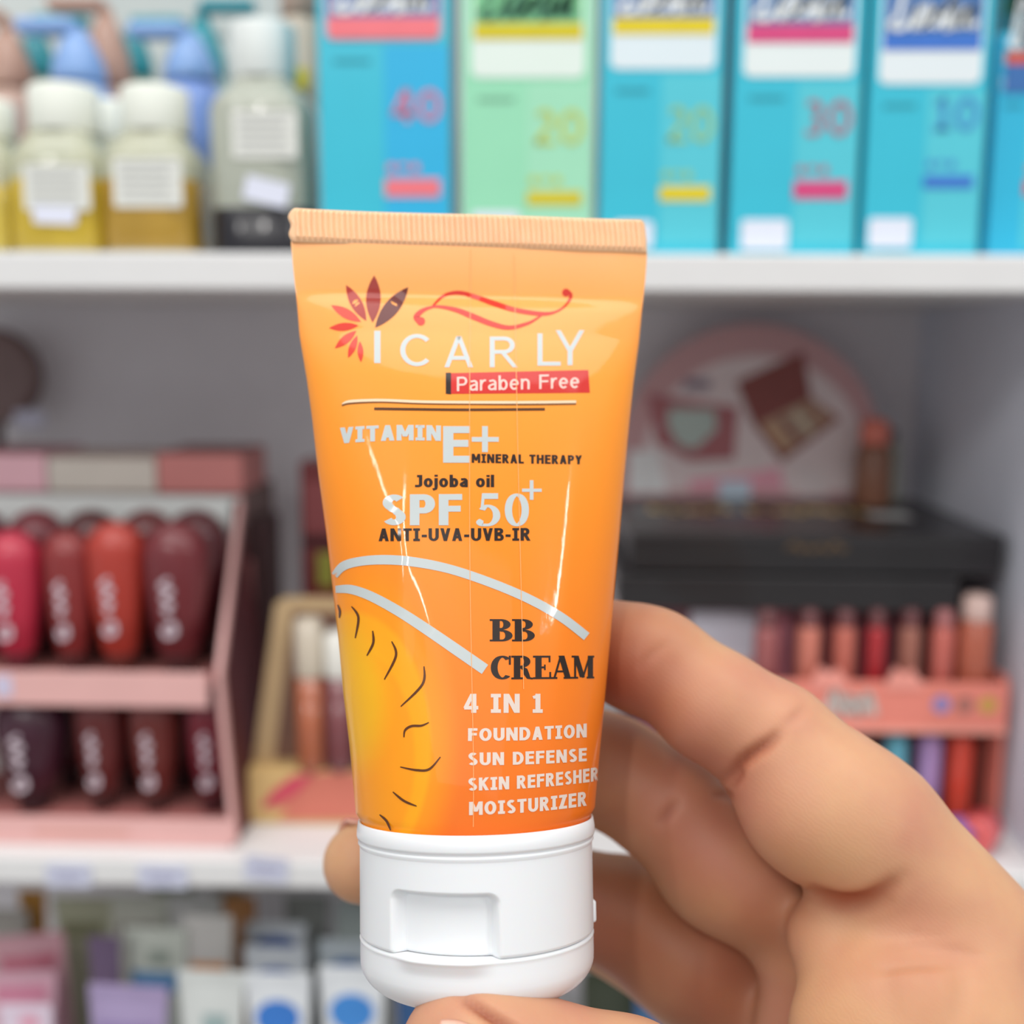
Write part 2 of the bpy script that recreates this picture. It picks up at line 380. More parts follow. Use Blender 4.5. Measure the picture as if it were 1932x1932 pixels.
# body: grid around x along
def grid_obj(name, rings, m, parent, cap0=False, cap1=False):
    n = len(rings[0]); V = [p for r in rings for p in r]; Fc = []
    for j in range(len(rings)-1):
        for i in range(n): Fc.append((j*n+i, j*n+(i+1) % n, (j+1)*n+(i+1) % n, (j+1)*n+i))
    if cap0: Fc.append(tuple(range(n))[::-1])
    if cap1: Fc.append(tuple((len(rings)-1)*n+i for i in range(n)))
    return mesh_obj(name, V, Fc, m, parent)
th = np.linspace(0, 2*math.pi, 241)[:-1]
rings = []
for t in np.linspace(t_of(1590, .018), T_CR0, 170):
    a, b, c = float(tube_a(t)), float(tube_b(t)), float(tube_c(t))
    k_ = min(1, max(0, (t_of(1560, .01785)-t)/.0012)); a, b = a+(min(a, .0177)-a)*k_, b+(min(b, .0177)-b)*k_   # tucks into the cap
    x = a*np.cos(th)+c; s = np.sin(th); y = b*s+np.where(s < 0, dent(x, t)*s, 0)
    rings.append([(x[i], y[i], t) for i in range(len(th))])
BODY = grid_obj('tube_body', rings, M_TUBE, TUBE)
# crimp: flat band with pressed vertical ribs
rings = []
NX = 760
ts = [T_CR0-.0002, T_CR0+.0003]+list(np.linspace(T_CR0+.0005, T_CR1-.0004, 14))+[T_CR1-.0001, T_CR1]
for k, t in enumerate(ts):
    a, c = float(tube_a(t)), float(tube_c(t))
    if t > T_CR1-.0008: a -= .0004*((t-(T_CR1-.0008))/.0008)**2
    inb = 0 if (k < 2 or k > len(ts)-3) else 1
    r = []
    for side in (-1, 1):
        for i in range(NX):
            u = i/(NX-1); u = u if side < 0 else 1-u
            q = -1+2*u
            rib = (abs(math.sin(u*math.pi*66)))**.8*.0004*inb*(1 if 0.012 < u < .99 else .2)
            e = min(1, (1-abs(q))*60)
            wv = .00045*math.sin(u*3.1+.3)+.0002*math.sin(u*9+t*300)
            hh = (.00042+rib+.00004*math.sin(i*1.7+k*2.1))*math.sqrt(max(0, e))
            edge = .00022*math.sin(t*2100)*max(0, 1-u*30) if q < 0 else 0
            r.append((c+a*q-edge, wv+side*hh, t))
    rings.append(r)
CRIMP = grid_obj('crimped_seal', rings, mat((250, 196, 150), .35, coat=.5, var=.05, scale=300, sss=.1), TUBE, True, True)
tag(CRIMP, 'pale peach ribbed heat seal')

C_SIL, C_BLK, C_WHT = (190, 197, 197), (38, 22, 14), (222, 204, 192)
def ink(rgb, metal=0, rough=.4): return mat(rgb, rough, spec=.25, coat=.42, metal=metal, var=.02, name='ink')
def decal(name, V, Q, m, off=.00006, parent=BODY):
    V = np.array(V, float)
    x, y, z = px_to_local(V[:, 0], V[:, 1], off)
    # faces towards the viewer
    o = mesh_obj(name, np.stack([x, y, z], -1).tolist(), Q, m, parent, True)
    bm = bmesh.new(); bm.from_mesh(o.data)
    bmesh.ops.remove_doubles(bm, verts=bm.verts, dist=1e-7)
    for f in bm.faces:
        if f.normal.y > 0: f.normal_flip()
    bm.to_mesh(o.data); bm.free()
    return o
def print_text(name, s, x0, x1, yl, yr, hl, hr, m, sv=.2, sh=.16, sp=.14, serif=False, comp=0, sag=0, off=.00006):
    V, Q, W = text_geo(s, sv, sh, sp, serif)
    out = []
    for u, v in V:
        uu = u+comp*u*(1-u)
        out.append((x0+(x1-x0)*uu, yl+(yr-yl)*u+sag*4*u*(1-u)-v*(hl+(hr-hl)*u)))
    return decal(name, out, Q, m, off)
SIL, BLK, WHT = ink(C_SIL), ink(C_BLK), ink(C_WHT)
def put(*a, **k): return print_text('lettering', *a, **k)
for ch, x0, x1, yb, hh in (('|', 706, 718, 685, 61), ('C', 755, 811, 691, 61), ('A', 838, 893, 693, 59), ('R', 924, 977, 693, 58), ('L', 1014, 1058, 690, 61), ('Y', 1048, 1103, 689, 66)):
    put(ch, x0, x1, yb, yb, hh, hh, SIL, sv=.17 if ch == '|' else .13, sh=.125)
put('VITAMIN', 641, 832, 837, 832, 30, 29, SIL, sv=.27, sh=.19, sp=.1, sag=-3)
put('E', 836, 887, 873, 873, 69, 69, SIL, sv=.24, sh=.19)
put('MINERAL THERAPY', 890, 1098, 873, 876, 17, 17, BLK, sv=.27, sh=.2, sp=.12)
put('Jojoba oil', 783, 932, 919, 919, 23, 23, BLK, sv=.23, sh=.19, sp=.1)
put('SPF', 720, 872, 991, 991, 58, 59, SIL, sv=.26, sh=.19, sp=.1)
put('50', 901, 998, 993, 993, 62, 62, SIL, sv=.2, sh=.08, sp=.12, serif=True)
put('ANTI-UVA-UVB-IR', 714, 1001, 1021, 1020, 24, 24, BLK, sv=.25, sh=.18, sp=.11)
put('BB', 924, 1007, 1210, 1210, 42, 42, BLK, sv=.26, sh=.08, sp=.02, serif=True)
put('CREAM', 926, 1122, 1282, 1280, 45, 43, BLK, sv=.26, sh=.08, sp=.0, serif=True, comp=.12)
put('4 IN 1', 875, 1024, 1345, 1345, 36, 36, WHT, sv=.25, sh=.19, sp=.13)
put('FOUNDATION', 883, 1107, 1398, 1391, 24, 26, WHT, sv=.26, sh=.2, sp=.12, comp=.08, sag=2)
put('SUN DEFENSE', 883, 1107, 1444, 1436, 24, 25, WHT, sv=.26, sh=.2, sp=.13, comp=.08, sag=2)
put('SKIN REFRESHER', 883, 1129, 1492, 1473, 24, 26, WHT, sv=.26, sh=.2, sp=.12, comp=.16, sag=3)
put('MOISTURIZER', 885, 1107, 1538, 1520, 25, 27, WHT, sv=.26, sh=.2, sp=.12, comp=.1, sag=3)
def quad_grid(c, nx=24, ny=3):
    (ax_, ay_), (bx_, by_), (cx_, cy_), (dx_, dy_) = c   # top left, top right, bottom right, bottom left
    V, Q = [], []
    for j in range(ny+1):
        for i in range(nx+1):
            u, v = i/nx, j/ny
            V.append(((ax_*(1-u)+bx_*u)*(1-v)+(dx_*(1-u)+cx_*u)*v, (ay_*(1-u)+by_*u)*(1-v)+(dy_*(1-u)+cy_*u)*v))
    for j in range(ny):
        for i in range(nx): Q.append((j*(nx+1)+i, j*(nx+1)+i+1, (j+1)*(nx+1)+i+1, (j+1)*(nx+1)+i))
    return V, Q
tag(decal('red_banner', *quad_grid([(850, 704), (1110, 698), (1113, 741), (850, 743)]), ink((206, 40, 32)), .00005), 'red banner')
decal('banner_edge', *quad_grid([(841, 703), (851, 703), (851, 744), (841, 743)], 3), BLK, .00006)
put('Paraben Free', 862, 1093, 738, 732, 27, 27, ink((244, 200, 188)), sv=.15, sh=.13, sp=.13, off=.00009)
def stroke(name, pts, ws, m, off=.00006, n=8):
    P = smooth_path(pts, n); wi = np.interp(np.linspace(0, len(ws)-1, len(P)), range(len(ws)), ws)
    V, Q = ribbon(P, list(wi), 6, 'c'); return decal(name, V, Q, m, off)
stroke('plus_sign', [(890, 829), (941, 829)], [9, 9], SIL); stroke('plus_sign', [(915, 804), (915, 853)], [11, 11], SIL)
stroke('plus_sign', [(985, 925), (1022, 925)], [6, 6], SIL); stroke('plus_sign', [(1003, 906), (1003, 943)], [7, 7], SIL)
stroke('rule_line', [(646, 763), (662, 757), (720, 755), (800, 758), (900, 759), (1000, 759), (1087, 758)], [4, 5, 5, 5, 5, 5, 5], ink((232, 205, 172), .1))
stroke('rule_line', [(645, 765), (662, 761), (720, 759), (800, 762), (900, 763), (1000, 763), (1087, 762)], [3, 3, 2, 2, 2, 3, 3], ink((120, 70, 25)), .00007)
stroke('rule_line', [(706, 771), (780, 772), (880, 773), (1028, 772)], [5, 5, 5, 5], ink((84, 48, 14)))
stroke('silver_sweep', [(631, 1086), (648, 1068), (680, 1059), (725, 1056), (780, 1060), (850, 1074), (930, 1101), (1000, 1131), (1060, 1165), (1107, 1201)], [13, 17, 17, 18, 18, 17, 17, 17, 17, 17], SIL)
stroke('silver_sweep', [(633, 1112), (662, 1112), (700, 1125), (750, 1152), (800, 1184), (860, 1225), (915, 1263)], [13, 17, 18, 19, 20, 21, 21], SIL)
DK = ink((92, 48, 14))
for r in ([(637, 1141), (641, 1153), (640, 1166)], [(663, 1144), (676, 1165), (670, 1204)], [(703, 1190), (704, 1213), (692, 1237)], [(739, 1210), (747, 1237), (725, 1282)],
          [(800, 1257), (797, 1291), (756, 1333)], [(809, 1363), (795, 1369), (776, 1370), (764, 1378), (762, 1391)], [(831, 1428), (810, 1451), (786, 1453), (755, 1447)],
          [(741, 1494), (762, 1511), (786, 1521)], [(716, 1537), (729, 1549), (737, 1567)]):
    stroke('sun_ray', r, [2, 4.5, 4.5, 2], DK)
def leaf(bx_, by_, tx, ty, wd, rgb):
    L_ = math.hypot(tx-bx_, ty-by_); n = 12
    pts = [(bx_+(tx-bx_)*i/n, by_+(ty-by_)*i/n) for i in range(n+1)]
    ws = [wd*max(.02, math.sin(math.pi*(i/n))**.85) for i in range(n+1)]
    V, Q = ribbon(pts, ws, 8, 'c'); return decal('logo_petal', V, Q, ink(rgb))
leaf(708, 618, 770, 542, 28, (98, 34, 30)); leaf(703, 608, 706, 520, 28, (152, 44, 34)); leaf(691, 605, 653, 538, 22, (170, 46, 36))
leaf(681, 607, 625, 576, 18, (224, 62, 40)); leaf(676, 614, 621, 619, 15, (216, 56, 40)); leaf(672, 624, 632, 657, 15, (216, 58, 38)); leaf(674, 633, 657, 675, 13, (216, 58, 38)); leaf(679, 644, 681, 683, 11, (216, 58, 38))
RD = ink((210, 42, 24))
stroke('logo_flourish', [(812, 582), (834, 560), (853, 553), (872, 553), (900, 561), (937, 574), (974, 585), (1021, 592), (1049, 588), (1069, 574), (1077, 557), (1067, 548)], [3, 5, 7, 8, 9, 10, 9, 8, 4, 4, 7, 9], RD)
stroke('logo_flourish', [(794, 608), (786, 598), (797, 586), (816, 579), (834, 579), (862, 585), (890, 596), (928, 611), (961, 618), (993, 611), (1011, 602), (1026, 591)], [11, 12, 8, 4, 6, 9, 11, 10, 8, 6, 4, 4], RD)
def disc(name, cx, cy, r, m, n=20):
    V = [(cx, cy)]+[(cx+r*math.cos(2*math.pi*i/n), cy+r*math.sin(2*math.pi*i/n)) for i in range(n)]
    return decal(name, V, [(0, 1+i, 1+(i+1) % n) for i in range(n)], m)
disc('logo_flourish', 794, 606, 8, RD); disc('logo_flourish', 1068, 552, 7.5, RD)
FILM = ink((250, 178, 108))
stroke('film_seam', [(888, 470), (886, 800), (887, 1100), (893, 1420), (893, 1560)], [1.2, 1.2, 1.2, 1.2], FILM, .00010)
stroke('film_seam', [(970, 480), (976, 800), (983, 1100), (988, 1300)], [1.2, 1.2, 1.2], FILM, .00010)

# cap: shell with a thumb notch, and the flip lid below it
M_CAP = mat((232, 234, 236), .3, coat=.15, var=.01, sss=.15, name='white_plastic')
RCAP = .01785
T_TOP, T_SEAM, T_NT = t_of(1577, RCAP), t_of(1812, RCAP), t_of(1686, RCAP)
TH0, TH1 = math.radians(-48), math.radians(5)
def sst(e0, e1, x): t = np.clip((x-e0)/(e1-e0), 0, 1); return t*t*(3-2*t)
prof = [(T_TOP-.0012, .0172), (T_TOP-.0001, .01775), (T_TOP+.0001, .01800), (T_TOP-.0001, .01818), (T_TOP-.0013, .01835), (T_TOP-.0021, .01838), (T_TOP-.0024, .0183), (T_TOP-.0026, .0180), (T_TOP-.0028, .0179), (T_TOP-.0029, .01812), (T_TOP-.0032, .01818)]
zs = list(np.linspace(T_TOP-.0036, T_SEAM+.0004, 90))
prof += [(z, RCAP+.0001*(z-T_SEAM)/.02) for z in zs]+[(T_SEAM+.0001, RCAP-.0002), (T_SEAM, RCAP-.0004), (T_SEAM, .012)]
nth = 400
rings = []
for z, r in prof:
    row = []
    for i in range(nth):
        p = 2*math.pi*i/nth-math.pi             # 0 = front
        qx = abs(p-(TH0+TH1)/2)*RCAP-(TH1-TH0)/2*RCAP+.0016; qz = (z-T_NT)+.0016
        dd = math.hypot(max(qx, 0), max(qz, 0))+min(max(qx, qz), 0)-.0016
        m_ = float(1-sst(-.0009, .0001, dd))
        rr = min(r, r-.0021*m_) if r > .014 else r
        row.append((rr*math.sin(p), -rr*math.cos(p), z))
    rings.append(row)
CAP = grid_obj('cap', rings, M_CAP, TUBE, cap1=False)
RL = .0179
rings = []
lidp = [(T_SEAM-.0001, .0125), (T_SEAM-.0001, RL-.0003), (T_SEAM-.0004, RL)]+[(z, RL-.0001) for z in np.linspace(T_SEAM-.0006, T_SEAM-.0030, 6)]
RR = .0062; ZB = t_of(1872, .010)
ZB = min(ZB, T_SEAM-.0085)
for i in range(1, 15):
    a = i/14*math.pi/2; lidp.append((ZB+RR*.8-RR*.8*math.sin(a), RL-.0001-RR+RR*math.cos(a)))
lidp.append((ZB+.0001, .002))
for z, r in lidp:
    row = []
    for i in range(nth):
        p = 2*math.pi*i/nth-math.pi
        lip = .0009*float(sst(TH0, TH0+.25, p)*(1-sst(TH1-.25, TH1, p)))*max(0, 1-(T_SEAM-z)/.0022) if r > .014 else 0
        row.append(((r+lip)*math.sin(p), -(r+lip)*math.cos(p), z))
    rings.append(row)
grid_obj('lid', rings[::-1], M_CAP, TUBE, cap0=True)
hz = t_of(1722, 0)
hb = box_bm(-.0006, .0004, -.0024, .0024, -.0020, .0014, .00045, 3)
h_ = bm_obj('hinge', hb, M_CAP, TUBE, True, (RCAP+.0001, .001, hz)); h_.rotation_euler = (0, 0, .05)

# ---------------------------------------------------------------- shop shelving
YF = .42                                        # front edge of the shelves
YB = .615                                       # back panel
Z1 = at(500, 476, YF).z; Z1b = at(500, 547, YF).z          # upper shelf, top and underside
Z2 = at(300, 1622, YF).z; Z2b = at(300, 1672, YF).z        # middle shelf
Z3 = Z2-.175                                                # lower shelf, below the frame
XR = at(1712, 760, YB).x+.004                                    # side panel
M_SHELF = mat((226, 226, 226), .4, var=.015, name='white_laminate')
M_BACK = mat((232, 228, 232), .7, var=.02, name='grey_back')
UNIT = thing('shelving_unit', (0, YB, 0), 'white shop shelving unit with grey back panel behind everything', 'shelf')
def ubox(name, x0, x1, y0, y1, z0, z1, m, bev=.001): return box(name, x0, x1, y0-YB, y1-YB, z0, z1, m, UNIT, bev)
ubox('shelf_board', -.75, XR, YF, YB, Z1b, Z1, M_SHELF, .0012)
ubox('shelf_board', -.75, XR, YF, YB, Z2b, Z2, M_SHELF, .0012)
ubox('shelf_board', -.75, XR, YF-.02, YB, Z3-.016, Z3, M_SHELF, .0012)
ubox('back_panel', -.75, XR+.02, YB, YB+.012, 0, Z1+.42, M_BACK)
ubox('side_panel', XR, XR+.018, YF, YB, 0, Z1+.42, mat((222, 226, 238), .6, var=.02))
ubox('side_panel', -.768, -.75, YF, YB, 0, Z1+.42, M_SHELF)
fl = box('floor', -2.5, 2.5, -3.2, 1.2, -.02, 0, mat((150, 146, 140), .5, var=.05, scale=4)); tag(fl, kind='structure')
wb = box('wall_back', -2.5, 2.5, 1.0, 1.05, 0, 2.8, mat((205, 205, 203), .8)); tag(wb, kind='structure')

SCRIPT_INK = {}
def flat_text(name, s, x0, x1, z, hgt, m, parent, y=-.0003, sv=.2, sh=.16, sp=.12, shear=0, serif=False):
    V, Q, W = text_geo(s, sv, sh, sp, serif)
    P_ = [(x0+(x1-x0)*u+shear*v*hgt, y, z+v*hgt) for u, v in V]
    return mesh_obj(name, P_, Q, m, parent, False)
def flat_stroke(name, pts, wd, m, parent, y=-.0003):
    V, Q = ribbon(smooth_path(pts, 5), [wd]*(5*(len(pts)-1)+1), .002, 'c')
    return mesh_obj(name, [(a, y, b) for a, b in V], Q, m, parent, False)
def slab(name, x0, x1, z0, z1, m, parent, y=0, th=.0003): return box(name, x0, x1, y-th, y+.0001, z0, z1, m, parent, 0)
WHITE = mat((236, 240, 240), .5, var=.01)

# sunscreen boxes on the upper shelf
TEAL, TEAL2 = (52, 190, 214), (84, 200, 216)
def carton(pxl, pxr, Y, col, panel, band, num, ncol, head, label, dep=.05, hh=.15, stick=None, yaw=0, zoff=0, numx=(.55, .93), numy=(165, 232), bar=(348, 385), sidec=None, pan_y=(0, 135), band_y=(35, 75)):
    A, B = at(pxl, 300, Y), at(pxr, 300, Y); W_ = B.x-A.x
    t = thing('sunscreen_box', (A.x, Y, Z1+.0002), label, 'box', 'sunscreen cartons on the upper shelf', (0, 0, yaw))
    hz_ = lambda py: at(pxl, py, Y).z-Z1
    box('carton', 0, W_, 0, dep, 0, hh, mat(col, .38, coat=.2, var=.02), t, .0006)
    for k in (.5,): slab('panel_print', W_*k, W_*.985, .004, hz_(pan_y[1])-.002, mat(sidec or TEAL2, .4, var=.02), t, 0, .0001)
    # header: white rounded panel, logo field, colour band
    zt = hh-.018; zb_ = hz_(pan_y[1])
    round_rect('label_panel', W_*.86, zt-zb_, .003, .0004, mat(panel, .4, var=.01), t, (W_*.5, -.0003, (zt+zb_)/2))
    b0, b1 = hz_(band_y[1]), hz_(band_y[0])
    slab('logo_field', W_*.09, W_*.91, b1, hh-.022, mat(head, .4), t, -.0003, .0002)
    slab('colour_band', W_*.09, W_*.91, b0, b1, mat(band, .45), t, -.0003, .0003)
    SP = [(.12, .75), (.17, .95), (.10, 1.0), (.08, .7), (.06, .25), (.0, .06), (.12, .0), (.2, .12), (.27, .5), (.25, .1), (.31, .05), (.39, .5), (.43, .2), (.36, .03), (.44, .1), (.53, .45), (.47, .2), (.52, .04), (.59, .25), (.53, .44), (.62, .35),
          (.72, .98), (.68, .95), (.65, .1), (.70, .04), (.77, .5), (.75, .08), (.81, .1), (.92, .45), (.84, .3), (.85, .05), (.93, .25), (.95, .5), (.94, .06), (1.02, .12)]
    flat_stroke('brand_lettering', [(W_*(.14+.70*u+.06*v), b1+.002+.0165*v) for u, v in SP], .0021, mat((232, 238, 240) if head[2] > 120 and head[1] < 140 else (54, 110, 84), .4), t, -.0009)
    flat_text('number_print', num, W_*numx[0], W_*numx[1], hz_(numy[1]), hz_(numy[0])-hz_(numy[1]), mat(ncol, .5), t, -.0004, .16, .13, .1)
    slab('badge_bar', W_*.5, W_*.92, hz_(bar[1]), hz_(bar[0]), mat(band, .5), t, 0, .0004)
    for k in range(3): slab('small_print', W_*(.52+.09*k), W_*(.58+.09*k), hz_(bar[0]-14-6*(k % 2)), hz_(bar[0]-28), mat(ncol, .5), t, 0, .0003)
    slab('fine_print', W_*.12, W_*.4, hz_(pan_y[1]+40)-.001, hz_(pan_y[1]+36), mat(tuple(int(c*.8) for c in col), .5), t, 0, .0002)
    if stick:
        px0, px1, py0, py1 = stick
        a, b = at(px0, py1, Y-.001), at(px1, py0, Y-.001)
        round_rect('price_sticker', b.x-a.x, b.z-a.z, .0015, .0003, mat((226, 232, 246), .5, var=.01), t, ((a.x+b.x)/2-A.x, -.0009, (a.z+b.z)/2-Z1))
    return t
carton(603, 850, .43, TEAL, (236, 150, 160), (240, 120, 130), '40', (214, 110, 140), (92, 120, 180), 'bright blue sunscreen box marked 40 with a coral band, first of the row', pan_y=(0, 76), band_y=(34, 74), numy=(170, 232), bar=(338, 372), sidec=(40, 178, 226))
carton(872, 1118, .43, (150, 222, 184), (226, 240, 232), (212, 196, 20), '20', (190, 204, 90), (128, 206, 150), 'mint green sunscreen box marked 20 with a yellow band', stick=(890, 980, 400, 430), pan_y=(0, 148), band_y=(46, 76), numy=(208, 274), bar=(362, 388), sidec=(160, 224, 190))
carton(1132, 1360, .43, TEAL, (222, 236, 242), (226, 204, 16), '20', (150, 196, 130), (74, 120, 178), 'teal sunscreen box marked 20 with a yellow band, right of the green one', stick=(1160, 1232, 418, 468), pan_y=(0, 132), band_y=(36, 66), numy=(202, 270), bar=(352, 380))
carton(1380, 1620, .43, TEAL, (228, 238, 238), (214, 70, 128), '30', (176, 96, 120), (66, 120, 176), 'teal sunscreen box marked 30 with a magenta band', stick=(1397, 1488, 415, 472), pan_y=(0, 146), band_y=(48, 82), numy=(190, 258), bar=(342, 376))
carton(1634, 1856, .43, TEAL, (226, 236, 240), (58, 116, 206), '10', (66, 140, 204), (60, 112, 176), 'teal sunscreen box marked 10 with a blue band', stick=(1637, 1722, 412, 468), pan_y=(0, 160), band_y=(66, 96), numy=(184, 248), bar=(332, 356))
carton(1872, 2000, .44, (44, 184, 220), (226, 236, 240), (216, 90, 60), '50', (190, 120, 90), (60, 112, 176), 'short teal sunscreen box cut by the right edge of the view, farthest right', hh=at(1880, 62, .44).z-Z1, pan_y=(0, 160), band_y=(100, 122), numy=(210, 270), bar=(340, 370))
carton(1862, 1950, .494, (22, 128, 146), (60, 140, 150), (40, 110, 120), '50', (30, 110, 120), (24, 100, 116), 'dark teal box standing behind the short one at the right edge', dep=.03)
# bottles with white caps
OILG = mat((196, 200, 150), .08, trans=.9, var=.02, ior=1.2)
def oil_bottle(px, Y, pz_top, cap_w, cap_h, body_w, liq, lvl, label, sticker=None, paper=None, glass=(214, 216, 190), square=2.2, base=None, capc=(236, 240, 230), name='oil_bottle', cat='bottle', group=None):
    c = at(px, 300, Y); zt = at(px, pz_top, Y).z-Z1
    s_ = Y*1.0/F
    r = body_w/2*s_; rc = cap_w/2*s_; ch = cap_h*s_
    t = thing(name, (c.x, Y, Z1+.0002), label, cat, group)
    zs_ = zt-ch
    gl = mat(glass, .12, coat=.5, trans=.35, var=.03, ior=1.15)
    lathe('glass_body', [(r*.96, 0), (r, .0015), (r, zs_-.013), (r*.94, zs_-.009), (rc*1.0, zs_-.003), (rc*.9, zs_-.001), (rc*.9, zs_)], gl, t, 40, square=square)
    lv = (zs_)*lvl
    if liq: lathe('oil', [(r*.97, .0012), (r*1.004, .002), (r*1.004, lv-.001), (r*.98, lv)], mat(liq, .2, coat=.5, var=.12, scale=70), t, 40, square=square)
    if base: lathe('base_band', [(r*1.01, 0), (r*1.015, .001), (r*1.015, base[1]), (r, base[1]+.0003)], mat(base[0], .3, coat=.4, var=.05), t, 40, square=square)
    lathe('screw_cap', [(rc*.97, zs_+.0002), (rc, zs_+.001), (rc, zt-.002), (rc*.96, zt-.0006), (rc*.85, zt), (0, zt)], mat(capc, .45, var=.01), t, 40)
    if paper:
        x0, x1, y0, y1 = paper; a, b = at(x0, y1, Y-r), at(x1, y0, Y-r)
        pl = round_rect('paper_label', b.x-a.x, b.z-a.z, .0012, .0004, mat((224, 226, 220), .6, var=.02), t, ((a.x+b.x)/2-c.x, -r*1.012-.0004, (a.z+b.z)/2-Z1))
        n_ = 5; hh_ = b.z-a.z; ww = b.x-a.x
        for i in range(n_): slab('text_line', -ww*.4, ww*(.4-.1*(i % 2)), hh_*(.35-.17*i), hh_*(.35-.17*i)+.0007, mat((170, 172, 172), .6), pl, -.0001, .0002)
    if sticker:
        x0, x1, y0, y1, ry = sticker; a, b = at(x0, y1, Y-r), at(x1, y0, Y-r)
        st = round_rect('price_sticker', b.x-a.x, b.z-a.z, .001, .0004, mat((222, 226, 242), .5), t, ((a.x+b.x)/2-c.x, -r*1.012-.001, (a.z+b.z)/2-Z1)); st.rotation_euler = (0, ry, 0)
    return t
OG = 'square oil bottles with white caps'
oil_bottle(-32, .452, 192, 120, 70, 150, (206, 184, 80), .6, 'oil bottle cut by the left edge of the view', group=OG)
oil_bottle(127, .452, 166, 126, 84, 172, (198, 170, 52), .62, 'yellow oil bottle with a price sticker low on its paper label', paper=(48, 168, 312, 398), sticker=(66, 145, 390, 424, .04), group=OG)
oil_bottle(297, .452, 168, 120, 82, 172, (176, 140, 52), .62, 'amber oil bottle with plain white paper label, left of the tall clear bottle', paper=(217, 342, 300, 392), group=OG)
oil_bottle(207, .50, 196, 110, 70, 150, (196, 176, 90), .66, 'oil bottle in the second row, seen between the two front oil bottles', group=OG)
oil_bottle(382, .50, 200, 100, 72, 110, (190, 188, 150), .5, 'pale oil bottle in the second row behind the amber one', group=OG)
oil_bottle(503, .452, 48, 116, 98, 184, None, .6, 'tall clear lotion bottle with white cap and black base band', paper=(440, 560, 210, 300), sticker=(463, 545, 340, 386, .22), glass=(206, 210, 196), base=((22, 20, 28), .0175), square=1.2, capc=(226, 232, 230))
# pump bottles behind
def pump_bottle(px, Y, ytop, dome_w, dome_y, body_w, col, bcol, label, dirn=-1, name='pump_bottle', group=None):
    c = at(px, 150, Y); s_ = Y/F; z = lambda py: at(px, py, Y).z-Z1
    t = thing(name, (c.x, Y, Z1+.0002), label, 'bottle', group)
    zd0, zd1 = z(dome_y[1]), z(dome_y[0]); r = body_w/2*s_; rd = dome_w/2*s_; zt = z(ytop)
    lathe('body', [(r*.94, 0), (r, .003), (r, zd0-.02), (r*.85, zd0-.008), (rd*1.0, zd0-.001)], mat(bcol, .35, coat=.3, var=.03), t, 32)
    m = mat(col, .35, coat=.2, var=.02)
    lathe('collar', [(rd, zd0), (rd*1.02, zd0+.003), (rd*.95, zd0+(zd1-zd0)*.4), (rd*.6, zd0+(zd1-zd0)*.8), (rd*.35, zd1)], m, t, 32)
    lathe('stem', [(rd*.28, zd1-.001), (rd*.28, zt-.004)], m, t, 16)
    hd = box('pump_head', min(0, dirn*.026), max(0, dirn*.026), -.0055, .0055, zt-.006, zt, m, t, .002)
    return t
PG = 'pump bottles behind the oil bottles'
BL, TL, BR = (128, 164, 216), (20, 140, 154), (176, 140, 124)
pump_bottle(150, .50, 38, 94, (60, 160), 150, BL, BL, 'light blue pump bottle behind the yellow oil bottles', group=PG)
pump_bottle(360, .50, 46, 92, (66, 158), 140, BL, (120, 150, 214), 'light blue pump bottle behind and left of the tall clear bottle', group=PG)
pump_bottle(72, .555, 30, 70, (60, 150), 120, TL, (150, 170, 160), 'teal pump bottle between the left edge and the first blue pump', 1, group=PG)
pump_bottle(255, .555, 34, 66, (55, 150), 120, TL, (150, 168, 150), 'teal pump bottle between the two blue pumps', 1, group=PG)
pump_bottle(385, .555, 2, 80, (40, 150), 130, TL, (130, 160, 160), 'teal pump bottle whose tall head rises behind the second blue pump', 1, group=PG)
pump_bottle(18, .53, 20, 84, (60, 170), 140, BR, (190, 160, 146), 'brownish pink pump bottle at the left edge', group=PG)
pump_bottle(205, .53, -2, 84, (30, 170), 140, BR, (190, 160, 146), 'brownish pink pump bottle with its head at the top of the view', group=PG)
# beige bottle with a yellow tag beside the tall clear bottle
c = at(568, 150, .50)
t = thing('lotion_bottle', (c.x, .50, Z1+.0002), 'beige lotion bottle with a yellow tag, squeezed beside the first blue box', 'bottle')
r = 44*.5/F; zz = lambda py: at(568, py, .50).z-Z1
lathe('body', [(r*.95, 0), (r, .002), (r, zz(60)), (r*.7, zz(40)), (r*.55, zz(30))], mat((206, 190, 172), .45, var=.08), t)
lathe('cap', [(r*.75, zz(34)), (r*.78, zz(30)), (r*.74, zz(-30)), (r*.5, zz(-36)), (0, zz(-37))], mat((160, 138, 124), .45), t)
round_rect('yellow_tag', 44*.5/F, 36*.5/F, .001, .0006, mat((212, 196, 20), .5), t, (0, -r-.0008, zz(160)))
# shipping carton behind, pale
b_ = thing('storage_box', (at(300, 100, .59).x, .585, Z1+.0002), 'large pale grey box at the back of the upper shelf, behind the pumps', 'box')
box('carton', -.16, .10, 0, .024, 0, .17, mat((206, 212, 210), .7, var=.03), b_, .001)
box('flap', -.16, .10, -.0012, 0, .12, .169, mat((196, 202, 200), .7, var=.03), b_, .0004)

